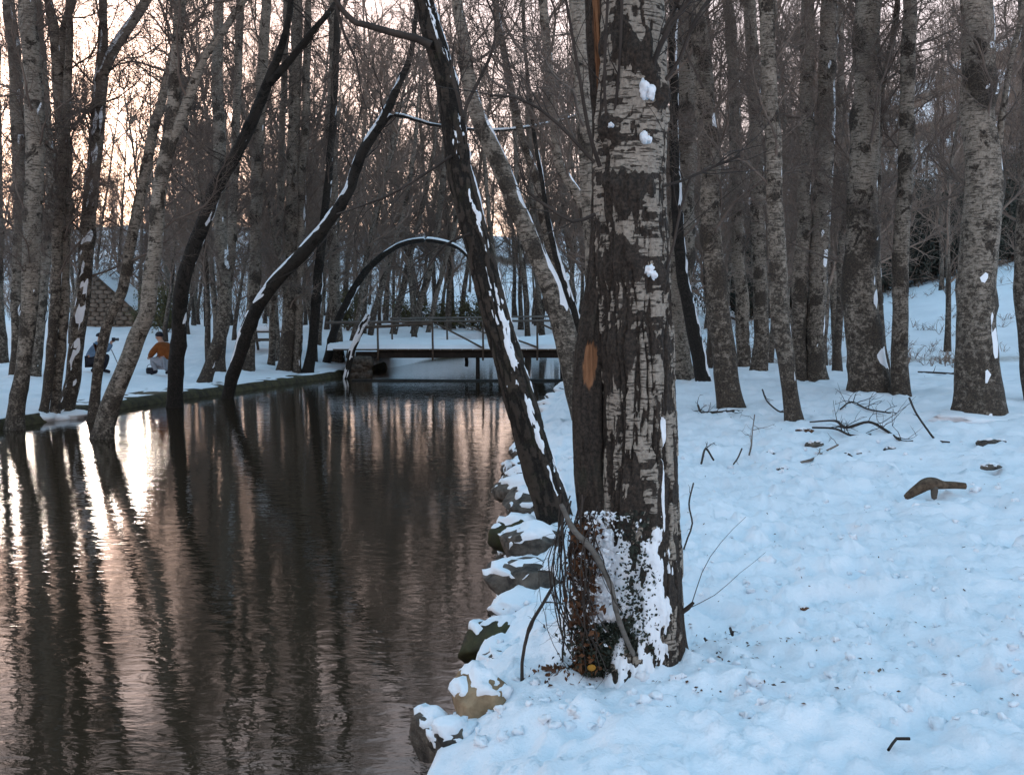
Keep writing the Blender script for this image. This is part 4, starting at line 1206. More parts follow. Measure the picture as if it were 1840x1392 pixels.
# ------------------------------------------------------------------ footbridge
def bridge():
    o0 = P(820, 640, 35.0)
    root = empty('footbridge', (o0[0], 35.0, 0.2))
    tag(root, 'snow covered timber footbridge with thin rails across the canal', 'bridge')
    org = np.array([o0[0], 35.0, 0.2])
    zt = 0.22
    yn, yf = 34.5, 40.0
    def X(px, D): return (px - 920) / F_PX * D
    x0, x1 = X(600, 34.5), X(1100, 34.5)
    zr = lambda x: zt + 0.012 * (x - x0)
    def put(nm, mb, mat): return link(nm, mesh_np(nm, mb[0] - org, mb[1], None, M[mat], False), root)
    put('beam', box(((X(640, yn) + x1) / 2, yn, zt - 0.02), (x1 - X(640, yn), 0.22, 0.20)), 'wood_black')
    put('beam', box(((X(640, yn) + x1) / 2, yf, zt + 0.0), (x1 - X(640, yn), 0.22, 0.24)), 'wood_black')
    # planks
    n = 26; xs = np.linspace(x0, x1, n + 1)
    pm = mesh_np('plank', *box((0, 0, 0), ((x1 - x0) / n - 0.012, yf - yn + 0.5, 0.05)), None, M['wood_old'], False)
    for i in range(n):
        o = link('plank', pm, root); o.location = Vector(np.array([(xs[i] + xs[i + 1]) / 2, (yn + yf) / 2, zt + 0.15]) - org)
    # snow cover
    gx, gy = np.meshgrid(np.linspace(x0 - 0.2, x1, 120), np.linspace(yn - 0.16, yf + 0.2, 46))
    ez = np.minimum(ss((gy - yn + 0.16) / 0.12), ss((yf + 0.2 - gy) / 0.15))
    gzz = zt + 0.13 + ez * (0.20 + 0.05 * fbm(gx * 1.2, gy * 1.2, None, 3, 3) + 0.28 * ss((gx - X(820, 36)) / 5.5) * ss((gy - yn) / 3.5))
    V = np.stack([gx, gy, gzz], -1).reshape(-1, 3)
    i = np.arange(gx.size).reshape(gx.shape)
    Q = np.stack([i[:-1, :-1], i[:-1, 1:], i[1:, 1:], i[1:, :-1]], -1).reshape(-1, 4)
    link('snow_cover', mesh_np('snow_cover', V - org, Q, None, M['snow']), root)
    top = 1.29
    def bar(nm, a, b_, w, mat='wood_old'):
        V, Q = beam(a, b_, w); return link(nm, mesh_np(nm, V - org, Q, None, M[mat], True), root)
    for px in (680, 778, 868, 965, 1062):
        bar('post', (X(px, yn), yn - 0.17, zt - 0.2), (X(px, yn), yn - 0.17, top + 0.02), 0.065, 'wood_old')
    for px in (704, 803, 905, 1000):
        bar('post', (X(px, yf), yf + 0.1, zt - 0.1), (X(px, yf), yf + 0.1, top + 0.1), 0.07)
    bar('handrail', (X(588, yn), yn - 0.17, top - 0.05), (X(778, yn), yn - 0.17, top), 0.09, 'wood_grey')
    bar('handrail', (X(655, yn), yn - 0.19, top - 0.20), (X(778, yn), yn - 0.17, top - 0.07), 0.10)
    bar('handrail', (X(770, yn), yn - 0.17, top), (X(1070, yn), yn - 0.17, top + 0.02), 0.07, 'wood_grey')
    bar('handrail', (X(700, yf), yf + 0.1, top + 0.05), (X(1010, yf), yf + 0.1, top + 0.14), 0.07, 'wood_grey')
    bar('brace', (X(780, yn), yn - 0.12, top - 0.03), (X(866, yn), yn - 0.12, zt + 0.22), 0.06)
    bar('brace', (X(905, yn), yn - 0.12, top - 0.45), (X(966, yn), yn - 0.12, zt + 0.22), 0.06)
    bar('brace', (X(803, yf), yf + 0.05, top + 0.08), (X(905, yf), yf + 0.05, zt + 0.3), 0.055)
    bar('brace', (X(965, yn), yn - 0.12, top - 0.03), (X(1062, yn), yn - 0.12, zt + 0.22), 0.06)
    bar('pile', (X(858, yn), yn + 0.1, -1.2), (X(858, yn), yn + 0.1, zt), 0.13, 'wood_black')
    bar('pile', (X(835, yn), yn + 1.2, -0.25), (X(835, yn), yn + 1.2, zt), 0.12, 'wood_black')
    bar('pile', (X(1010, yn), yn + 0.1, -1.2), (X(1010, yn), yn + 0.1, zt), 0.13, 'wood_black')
    # abutment of rough stones
    rs = np.random.RandomState(3)
    for r in range(4):
        for c in range(3):
            V = ICO2[0] * np.array([0.16, 0.2, 0.12]) * rs.uniform(0.85, 1.15) 
            V = np.sign(V) * np.abs(V) ** 0.8 * 1.15
            V = V * (1 + 0.2 * fbm(V[:, 0] * 9 + r, V[:, 1] * 9 + c, V[:, 2] * 9, 2, 4))[:, None]
            cc = np.array([X(634 + c * 10 + (r % 2) * 3, 34.3), 34.3 + rs.uniform(-.05, .05), -0.62 + r * 0.2])
            link('abutment_stone', mesh_np('abutment_stone', V + cc - org, None, ICO2[1], M['rock']), root)


bridge()
# low weir beam at the water surface in front of the bridge
bw = beam(((632 - 920) / F_PX * 32.2, 32.2, WATER - 0.03), ((1110 - 920) / F_PX * 32.2, 32.2, WATER - 0.03), 0.16)
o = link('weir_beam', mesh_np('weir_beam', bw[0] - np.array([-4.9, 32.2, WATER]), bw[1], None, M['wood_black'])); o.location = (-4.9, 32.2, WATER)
tag(o, 'dark wooden sill lying across the water below the footbridge', 'weir')

# broken leaning pole beside the bridge
tree('broken_pole', 'broken snow streaked pole leaning right at the left end of the bridge', [(628, 656, 12), (637, 620, 12), (650, 590, 12), (664, 566, 11)], D=33.2, seed=61, mat='alder', snow=1.5, side=0.2, nb=0, cat='broken trunk', group=None, extend_top=False, flare=0.0)

# ------------------------------------------------------------------ stone hut with snowy roof on the left bank
def hut():
    D = 50.0
    X = lambda px: (px - 920) / F_PX * D
    xl, xr = X(146), X(262)
    zb = gz((xl + xr) / 2, D) - 0.1; zt = P(172, 490, D)[2]
    zr = P(262, 575, D)[2]; zl = zb + 0.9
    root = empty('stone_hut', (X(180), D, zb)); org = np.array([X(180), D, zb])
    tag(root, 'small brown stone hut with a snow covered roof behind the photographer', 'hut')
    ax = X(174)
    def wall_top(x): return np.interp(x, [xl, ax, xr], [zl + 0.9, zt, zr])
    prof = [(xl, zb), (xr, zb), (xr, zr), (ax, zt), (xl, zl + 0.9)]
    V = np.array([(x, D + 0.05, z) for x, z in prof] + [(x, D + 3.0, z) for x, z in prof])
    Q = [[0, 1, 6, 5], [1, 2, 7, 6], [4, 0, 5, 9]]
    Tt = [[0, 2, 1], [0, 3, 2], [0, 4, 3], [5, 6, 7], [5, 7, 8], [5, 8, 9]]
    link('wall', mesh_np('wall', V - org, Q, Tt, M['hut_joint'], False), root)
    rs = np.random.RandomState(5)
    sm = [mesh_np('stone', (np.sign(ICO2[0]) * np.abs(ICO2[0]) ** 0.6) * np.array([0.19, 0.07, 0.10]) * (1 + 0.15 * rs.randn(len(ICO2[0]), 1) * 0.5), None, ICO2[1], M['hut_stone']) for _ in range(4)]
    z = zb + 0.1; row = 0
    while z < zt - 0.1:
        x = xl + 0.15 + (row % 2) * 0.16
        while x < xr - 0.1:
            if z < wall_top(x) - 0.1:
                o = link('stone', sm[rs.randint(4)], root); o.location = Vector(np.array([x, D + 0.02, z]) - org)
                w = rs.uniform(0.85, 1.15); o.scale = (w, 1, rs.uniform(0.9, 1.05))
            x += 0.40 * rs.uniform(0.9, 1.05)
        z += 0.205; row += 1
    for (xa, za, xb, zb2) in ((ax, zt, xr + 0.35, zr - 0.22), (ax, zt, xl - 0.3, zl + 0.75)):
        n = 24
        t = np.linspace(0, 1, n); u = np.linspace(0, 1, 10)
        TT, UU = np.meshgrid(t, u)
        gx = xa + (xb - xa) * TT; gyy = D - 0.22 + 3.4 * UU
        th = 0.15 * np.sqrt(np.clip(4 * UU * (1 - UU), 0, 1)) + 0.04 * fbm(gx * 3, gyy * 3, None, 2, 9)
        gz1 = za + (zb2 - za) * TT + 0.03 + th
        V1 = np.stack([gx, gyy, gz1], -1).reshape(-1, 3); V2 = np.stack([gx, gyy, za + (zb2 - za) * TT + 0.01], -1).reshape(-1, 3)
        i = np.arange(gx.size).reshape(gx.shape)
        Q1 = np.stack([i[:-1, :-1], i[:-1, 1:], i[1:, 1:], i[1:, :-1]], -1).reshape(-1, 4)
        link('roof_snow', mesh_np('roof_snow', np.vstack([V1, V2]) - org, np.vstack([Q1, Q1[:, ::-1] + gx.size]), None, M['snow']), root)


hut()

# picnic table, litter box
def table():
    D, b0 = solve(486, 634)
    root = empty('picnic_table', b0); tag(root, 'low picnic table under snow between the trees on the left bank', 'picnic table')
    def put(nm, mb, mat='wood_old'): return link(nm, mesh_np(nm, mb[0], mb[1], None, M[mat], False), root)
    for k in range(4): put('tabletop_board', box((0, -0.27 + k * 0.18, 0.70), (1.5, 0.165, 0.05)))
    for sx in (-0.55, 0.55):
        for sy in (-1, 1): put('leg', beam((sx, sy * 0.45, -0.1), (sx, sy * 0.15, 0.69), 0.10))
    for sy in (-0.68, 0.68): put('bench', box((0, sy, 0.42), (1.5, 0.24, 0.06)))
    put('crossbeam', box((-0.55, 0, 0.38), (0.07, 1.4, 0.09))); put('crossbeam', box((0.55, 0, 0.38), (0.07, 1.4, 0.09)))
    V = ICO3[0] * np.array([0.62, 0.33, 0.26]); V[:, 2] = np.where(V[:, 2] < 0, V[:, 2] * 0.1, V[:, 2]); V = V * (1 + 0.15 * fbm(V[:, 0] * 3, V[:, 1] * 3, V[:, 2] * 3, 2, 2))[:, None] + np.array([-0.15, 0, 0.74])
    link('snow_heap', mesh_np('snow_heap', V, None, ICO3[1], M['snow']), root)


table()


def litter():
    D = 27.5; c = P(1326, 667, D)
    root = empty('litter_box', (c[0], D, gz(c[0], D) - 0.03)); tag(root, 'low brown wooden box with a snow lid between two birches', 'wooden box')
    for k in range(4):
        for (x, y, sx, sy) in ((0, -0.17, 0.36, 0.03), (0, 0.17, 0.36, 0.03), (-0.19, 0, 0.03, 0.37), (0.19, 0, 0.03, 0.37)):
            mb = box((x, y, 0.06 + k * 0.1), (sx, sy, 0.09)); link('board', mesh_np('board', mb[0], mb[1], None, M['wood_grey'], False), root)
    V = ICO3[0] * np.array([0.23, 0.23, 0.075]) + np.array([0, 0, 0.42])
    link('snow_lid', mesh_np('snow_lid', V, None, ICO3[1], M['snow']), root)


litter()

# ------------------------------------------------------------------ stones along the near bank
def stone(x, y, z, s, mat, label, group, snow=0.6, seed=0, rz=0.0, sharp=0.75):
    rs = np.random.RandomState(seed)
    B, Tt = ICO4
    V = np.sign(B) * np.abs(B) ** sharp
    V = V * (1 + 0.22 * fbm(B[:, 0] * 1.3 + seed, B[:, 1] * 1.3, B[:, 2] * 1.3, 3, seed) + 0.05 * fbm(B[:, 0] * 6 + seed, B[:, 1] * 6, B[:, 2] * 6, 3, seed + 2))[:, None] * np.array(s)
    rp_ = np.random.RandomState(seed + 900)
    Vu = V / np.array(s)
    for _ in range(11):
        n_ = nrm(rp_.randn(3)); d_ = rp_.uniform(0.62, 0.85)
        Vu = Vu - np.maximum(0, Vu @ n_ - d_)[:, None] * n_ * 0.92
    V = (Vu + 0.035 * fbm(B[:, 0] * 5 + seed, B[:, 1] * 5, B[:, 2] * 5, 4, seed + 3)[:, None] * B + 0.022 * fbm(B[:, 0] * 13, B[:, 1] * 13, B[:, 2] * 13, 3, seed + 4)[:, None] * B) * np.array(s)
    c, sn = math.cos(rz), math.sin(rz)
    V = V @ np.array([[c, sn, 0], [-sn, c, 0], [0, 0, 1]])
    o = link('stone', mesh_np('stone', V, None, Tt, M[mat])); o.location = (x, y, z)
    tag(o, label, 'stone', group)
    if snow > 0:
        nz = nrm(B / np.array(s))[:, 2]
        n = fbm(B[:, 0] * 2.6 + seed, B[:, 1] * 2.6, B[:, 2] * 2.6, 4, seed + 5)
        m = np.clip(nz * 1.2 + 1.7 * n - 1.45 + snow, -0.5, 0.55)
        V2 = V + nrm(V) * (m * 0.05)[:, None] * (max(s) / 0.2) ** 0.3 + np.array([0, 0, 1]) * np.maximum(m, 0)[:, None] * 0.018
        keep = m[Tt].max(1) > -0.2
        Tk = Tt[keep]; used, inv = np.unique(Tk.ravel(), return_inverse=True)
        link('snow_cap', mesh_np('snow_cap', V2[used], None, inv.reshape(-1, 3), M['snow']), o)
    return o


GS = 'stones lining the right bank of the canal'
ST = [
    (-0.11, 4.57, -0.17, (0.125, 0.15, 0.12), 'rock_tan', 'rounded tan boulder, warmest coloured stone of the near bank', 0.62, 1),
    (-0.30, 4.55, -0.33, (0.11, 0.12, 0.10), 'rock', 'dark wet stone below the tan boulder at the bottom of the picture', 0.42, 2),
    (-0.22, 4.28, -0.24, (0.10, 0.10, 0.08), 'rock', 'small dark stone flecked with snow, nearest the viewer', 0.65, 3),
    (-0.06, 5.75, -0.27, (0.17, 0.20, 0.13), 'rock_moss', 'mossy black stone at the waterline beyond the tan boulder', 0.20, 4),
    (0.02, 5.25, -0.24, (0.20, 0.16, 0.08), 'rock', 'flat brown slab just behind the tan boulder', 0.45, 5),
    (0.12, 6.5, -0.17, (0.25, 0.30, 0.16), 'rock', 'largest grey slab by the water with snow spilling over its near side', 0.38, 6),
    (0.08, 6.1, -0.20, (0.20, 0.16, 0.10), 'rock', 'low stone under a smooth pillow of snow, before the largest slab', 1.0, 16),
    (0.19, 7.6, -0.16, (0.22, 0.30, 0.15), 'rock', 'second grey slab from the leaning trunk along the water', 0.42, 7),
    (0.10, 8.3, -0.22, (0.18, 0.22, 0.14), 'rock_moss', 'moss rimmed stone beside the foot of the leaning trunk', 0.55, 8),
    (0.17, 9.3, -0.17, (0.20, 0.28, 0.13), 'rock', 'pointed grey stone just past the leaning trunk', 0.50, 9),
    (0.14, 10.4, -0.22, (0.18, 0.3, 0.14), 'rock', 'long stone mostly buried in snow past the pointed one', 0.9, 10),
    (0.02, 13.6, -0.50, (0.15, 0.14, 0.12), 'rock', 'lone snow capped stone standing in the water left of the leaning trunk', 1.1, 11),
]
for k, (x, y, z, s, mt, lab, sn, sd) in enumerate(ST):
    stone(x - 0.03, y, z + 0.05, tuple(q * 1.12 for q in s), mt, lab, GS, sn, sd, rz=k * 0.7)
rsP = np.random.RandomState(15)
for k in range(13):
    y = 4.9 + k * 0.46
    stone(float(eR(y)) + 0.10 + rsP.uniform(-.05, .08), y, -0.36 + rsP.uniform(-.05, .05), (rsP.uniform(.07, .12), rsP.uniform(.09, .15), rsP.uniform(.06, .10)), 'rock', 'small packing stone low at the waterline, ' + ['first', 'second', 'third', 'fourth', 'fifth', 'sixth', 'seventh', 'eighth', 'ninth', 'tenth', 'eleventh', 'twelfth', 'thirteenth'][k] + ' from the tan boulder', 'packing stones at the waterline', 0.35, 140 + k)
rs = np.random.RandomState(5)
for k in range(16):
    y = 11.4 + k * 1.15
    stone(float(eR(y)) + 0.12 + rs.uniform(-.03, .08), y, -0.27 + rs.uniform(-.03, .03), (rs.uniform(.18, .3), rs.uniform(.3, .5), rs.uniform(.15, .2)), 'rock', 'snow topped bank stone, ' + ['first', 'second', 'third', 'fourth', 'fifth', 'sixth', 'seventh', 'eighth', 'ninth', 'tenth', 'eleventh', 'twelfth', 'thirteenth', 'fourteenth', 'fifteenth', 'sixteenth'][k] + ' beyond the leaning trunk counting towards the bridge', 'distant edging stones of the right bank', 0.9, 40 + k)

# ------------------------------------------------------------------ fallen branches, twigs, litter on the snow
def rod(name, label, cat, pix, tw=5, seed=0, mat='twig_dark', lift=0.03, group=None, tl=0.3, D_off=0.0, sub=2):
    """a fallen branch traced over the snow: every point lies on the ground, raised by the given heights"""
    rs = np.random.RandomState(seed)
    pts = []
    for (x, y, w, up) in pix:
        D, p = solve(x, y)
        # a raised point: keep the sight line, shorten the distance
        if up:
            d = ray(x, y); DD = (EYE[2] - up - gz(p[0], p[1])) / -(d[2] / d[1])
            p = EYE + d * (DD / d[1]) if DD > 1 else p
            D = DD
        else: p = p + np.array([0, 0, lift])
        pts.append((*p, w / 2 / F_PX * D))
    r = resample(pts, 0.05)
    org = np.array(pts[0][:3])
    parts = [tubes(r[None, :, :3], r[None, :, 3], 6)]
    if tw:
        p, d, t, _ = spawn(r[None, :, :3], r[None, :, 3], tw, 0.15, 1.0, 0.4, 1.1, rs)
        d[:, 2] = np.abs(d[:, 2]) * 0.6
        b_, rb = grow(p, d, rs.uniform(0.3, 1.1, len(t)) * tl, np.full(len(t), max(0.002, pts[-1][3] * 0.6)), 6, 0.16, np.array([0, 0, -0.01]), rs)
        parts.append(tubes(b_, rb, 4))
        if sub:
            p, d, t, _ = spawn(b_, rb, sub, 0.3, 1.0, 0.4, 1.0, rs)
            b2, rb2 = grow(p, d, rs.uniform(0.3, 0.8, len(t)) * tl * .5, rb[0, 0] * 0.6 + 0 * t, 4, 0.2, np.zeros(3), rs)
            parts.append(tubes(b2, rb2, 3))
    V, Q, _ = merge(parts)
    o = link(name, mesh_np(name, V - org, Q, None, M[mat])); o.location = Vector(org)
    return tag(o, label, cat, group)


GF = 'fallen branches on the snow'
rod('fallen_branch', 'long forked fallen branch lying on the snow below the mound', 'branch', [(1455, 758, 3, 0.05), (1500, 756, 4, 0.07), (1520, 768, 6, .04), (1560, 758, 5, .10), (1590, 772, 5, .06), (1620, 792, 4, 0.02), (1640, 797, 3, 0)], 9, 1, group=GF, tl=0.7)
rod('fallen_branch', 'thinner upper arm of twigs beside the long forked fallen branch', 'branch', [(1460, 768, 4, 0.02), (1500, 770, 4, .03), (1530, 782, 4, 0.02), (1565, 780, 3, 0.02)], 6, 2, group=GF, tl=0.5)
rod('fallen_branch', 'curved thin branch standing out from the narrow birch down to the snow', 'branch', [(1634, 715, 4, 0.25), (1645, 740, 4, .2), (1665, 770, 4, .1), (1682, 797, 4, 0), (1706, 800, 3, 0)], 1, 3, group=GF, sub=0)
rod('fallen_branch', 'straight pale stick lying slanted on the snow below the thin waisted birch', 'branch', [(1427, 838, 4, 0), (1460, 825, 5, 0.01), (1485, 810, 4, 0.02), (1506, 799, 3, .04)], 3, 4, group=GF, mat='twig', tl=0.3)
rod('fallen_branch', 'fine twig stuck in the snow left of the thin waisted birch', 'branch', [(1370, 700, 3, .18), (1378, 720, 3, .1), (1398, 738, 3, .03), (1410, 744, 3, 0)], 2, 5, group=GF)
rod('fallen_branch', 'short stick standing in the snow right of the big birch, dark and bent', 'branch', [(1260, 840, 4, 0), (1268, 806, 4, .1), (1282, 826, 4, 0.02)], 2, 6, group=GF, tl=0.2)
rod('fallen_branch', 'small upright twig between the bent stick and the dark clod', 'branch', [(1318, 840, 3, 0), (1326, 822, 3, .05), (1333, 806, 3, .09)], 1, 7, group=GF, tl=0.15)
rod('fallen_branch', 'thin branching weed standing in the snow by the dark clod', 'branch', [(1346, 822, 3, 0), (1350, 800, 3, .06), (1352, 775, 2, .14), (1356, 745, 2, .25)], 5, 8, group=GF, mat='twig', tl=0.35)
rod('fallen_branch', 'tiny twig lying on the bare snow in the lower middle', 'branch', [(1495, 1238, 2, 0), (1530, 1236, 3, .01), (1550, 1230, 3, .015), (1582, 1202, 2, .03)], 1, 9, group=GF, mat='twig', tl=0.1, sub=0)
rod('fallen_branch', 'small dark twig on the snow at the bottom right', 'branch', [(1596, 1364, 1.5, 0), (1610, 1360, 2, 0), (1624, 1357, 2, 0), (1634, 1360, 1.5, 0)], 0, 10, group=GF, tl=0.06, sub=0)
rod('fallen_branch', 'forked brown twig near the foot of the big birch, upper of the three scraps', 'branch', [(1312, 1128, 5, .02), (1316, 1140, 6, .02), (1317, 1152, 4, .0)], 2, 11, group=GF, tl=0.05, sub=0)
rod('fallen_branch', 'forked brown twig near the foot of the big birch, middle of the three scraps', 'branch', [(1266, 1166, 5, 0), (1272, 1156, 6, .02), (1280, 1154, 4, .03)], 2, 12, group=GF, tl=0.05, sub=0)
rod('fallen_branch', 'forked brown twig near the foot of the big birch, lowest of the three scraps', 'branch', [(1288, 1172, 5, 0.02), (1293, 1178, 6, .01), (1298, 1184, 4, 0)], 1, 13, group=GF, tl=0.05, sub=0)
rod('fallen_branch', 'twig heap at the foot of the stout brown birch', 'branch', [(1254, 728, 4, .08), (1262, 742, 4, 0.02), (1290, 740, 4, 0.02), (1320, 738, 3, .03)], 12, 14, group=GF, tl=0.4)
rod('fallen_branch', 'tangle of thin twigs on the snow left of the mound birch', 'branch', [(1510, 735, 3, .03), (1530, 722, 3, .06), (1560, 735, 3, .03), (1600, 742, 3, .02)], 10, 15, group=GF, tl=0.6)
rod('fallen_branch', 'two stemmed wand standing in the snow right of the big birch', 'branch', [(1228, 1000, 3, 0), (1236, 965, 3, .09), (1244, 940, 3, .16), (1238, 905, 2, .26), (1246, 868, 2, .36)], 2, 16, group=GF, tl=0.2, sub=0)
rod('fallen_branch', 'dark stick curving up from the snow between the stones and the big birch', 'branch', [(938, 1240, 8, 0), (938, 1190, 7, .12), (950, 1130, 7, .27), (975, 1085, 6, .4), (992, 1055, 5, .48)], 2, 17, group=GF, tl=0.15)
rod('fallen_branch', 'long twig lying beside the path behind the widest birch', 'branch', [(1650, 668, 3, .02), (1690, 670, 4, .04), (1730, 673, 3, .02)], 2, 18, group=GF, tl=0.5, sub=0)
rod('fallen_branch', 'wet twig sticking up from the water beside the tan boulder', 'branch', [(812, 1245, 4, 0.02), (800, 1222, 4, .05), (792, 1207, 3, .1)], 2, 19, group=GF, tl=0.1, sub=0)

def clod(px, py, s, label, mat='rock', seed=0, cat='clod', group='dark clods showing through the snow', snow=0.3, up=0.0):
    D, p = solve(px, py)
    o = stone(p[0], p[1], p[2] + s[2] * 0.35 + up, s, mat, label, group, snow, seed, 0.2, 0.9)
    o.name = 'clod'; o['category'] = cat
    return o


def log():
    D, p = solve(1684, 893)
    root = empty('broken_log', p); tag(root, 'broken brown log with one stub leg poking out of the open snow', 'log')
    rs = np.random.RandomState(3)
    X = lambda px: (px - 1684) / F_PX * D
    Z = lambda py: (893 - py) / F_PX * D
    def piece(nm, q, mat, sd):
        r = resample([(X(x), dy, Z(y), w / 2 / F_PX * D) for x, y, w, dy in q], 0.012)
        n = len(r); S = 18; th = np.arange(S) / S * 2 * math.pi
        C = r[:, :3]; T = nrm(np.gradient(C, axis=0)); U = nrm(np.cross(T, [0, 1.0, 0.1])); W = np.cross(T, U)
        TH, I = np.meshgrid(th, np.arange(n))
        R = r[:, 3][:, None] * (1 + 0.22 * fbm(np.cos(TH) * 2 + sd, np.sin(TH) * 2, I * 0.06, 4, sd))
        R[0] *= 0.05; R[-1] *= 0.05
        V = C[:, None] + R[..., None] * (np.cos(TH)[..., None] * U[:, None] + np.sin(TH)[..., None] * W[:, None])
        link(nm, mesh_np(nm, V, grid_quads(n, S).reshape(-1, 4), None, M[mat]), root)
    piece('log_body', [(1626, 899, 10, 0), (1632, 893, 14, 0), (1648, 882, 19, 0), (1664, 873, 22, 0), (1680, 872, 22, .02), (1698, 875, 16, .03), (1720, 876, 14, .05), (1740, 878, 12, .06), (1743, 878, 11, .06)], 'wood_brown', 4)
    piece('stub', [(1676, 874, 10, -0.01), (1677, 882, 13, -0.02), (1676, 892, 11, -0.03), (1676, 900, 8, -0.03)], 'wood_old', 6)


log()
for k, (x, y, a, lab) in enumerate([(1384, 818, 0.10, 'dark oval clod left of the slanted stick'), (1518, 822, 0.09, 'dark clod below the fallen branch'), (1548, 816, 0.06, 'small clod right of the one below the fallen branch'),
                                 (1600, 811, 0.09, 'flat clod under the right end of the fallen branch'), (1785, 801, 0.19, 'long flat dark clod below the widest birch'), (1462, 801, 0.13, 'flat clod above the slanted stick'),
                                 (1405, 846, 0.07, 'small scrap left of the slanted stick end'), (1780, 843, 0.11, 'thin curved clod above the right end of the log'), (1740, 987, 0.05, 'small scrap in a hollow of the open snow at right'), (1190, 1277, 0.018, 'pea sized clod on the snow before the big birch'), (1445, 1102, 0.03, 'brown leaf scrap alone on the open snow'),
                                 (1825, 908, 0.05, 'small dark scrap at the right edge of the snow'), (1445, 778, 0.12, 'reddish heap of leaves at the foot of the thin waisted birch')]):
    clod(x, y, (a, a * 0.6, a * 0.32), lab, 'leaf_brown' if 'leaf' in lab or 'leaves' in lab else 'rock', 80 + k, snow=0.25)

# leaf litter and snow crumbs: uncountable
rs = np.random.RandomState(9)
n = 650
yy = 4.3 + 22 * rs.rand(n) ** 2.0; xx = eR(yy) + 0.5 + rs.rand(n) ** 1.2 * (yy * 0.52)
near_tree = rs.rand(n) < 0.12
xx = np.where(near_tree, 0.95 + rs.randn(n) * 0.28, xx); yy = np.where(near_tree, 4.9 + rs.randn(n) * 0.35, yy)
zz = base_z(xx, yy) + snow_disp(xx, yy) + 0.004
c = np.stack([xx, yy, zz], -1)
u = rs.randn(n, 3); u[:, 2] *= 0.25; u = nrm(u); w = np.cross(u, nrm(rs.randn(n, 3) * np.array([.2, .2, 1])))
l = rs.uniform(0.004, 0.016, (n, 1))
V = np.stack([c - u * l, c + w * l * 0.5 + [0, 0, .002], c + u * l, c - w * l * 0.5 + [0, 0, .002]], 1).reshape(-1, 3)
o = link('leaf_litter', mesh_np('leaf_litter', V, np.arange(4 * n).reshape(n, 4), None, M['leaf_brown'], False)); tag(o, 'scattered crumbs of bark and dead leaves on the snow', kind='stuff')

n = 420
yy = 4.0 + 8 * rs.rand(n) ** 1.6; xx = eR(yy) + 0.25 + rs.rand(n) * (yy * 0.55)
zz = base_z(xx, yy) + snow_disp(xx, yy)
B, Tt = ICO2
sz = rs.uniform(0.006, 0.026, n) * np.where(rs.rand(n) < 0.08, 1.8, 1)
V = B[None] * sz[:, None, None] * (1 + 0.32 * rs.randn(n, len(B), 1)) * np.array([1, 1, 0.75]) + np.stack([xx, yy, zz + sz * 0.2], -1)[:, None]
Tn = (Tt[None] + (np.arange(n) * len(B))[:, None, None]).reshape(-1, 3)
o = link('snow_crumbs', mesh_np('snow_crumbs', V.reshape(-1, 3), None, Tn, M['snow'])); tag(o, 'loose lumps and crumbs of snow scattered over the near snow', kind='stuff')

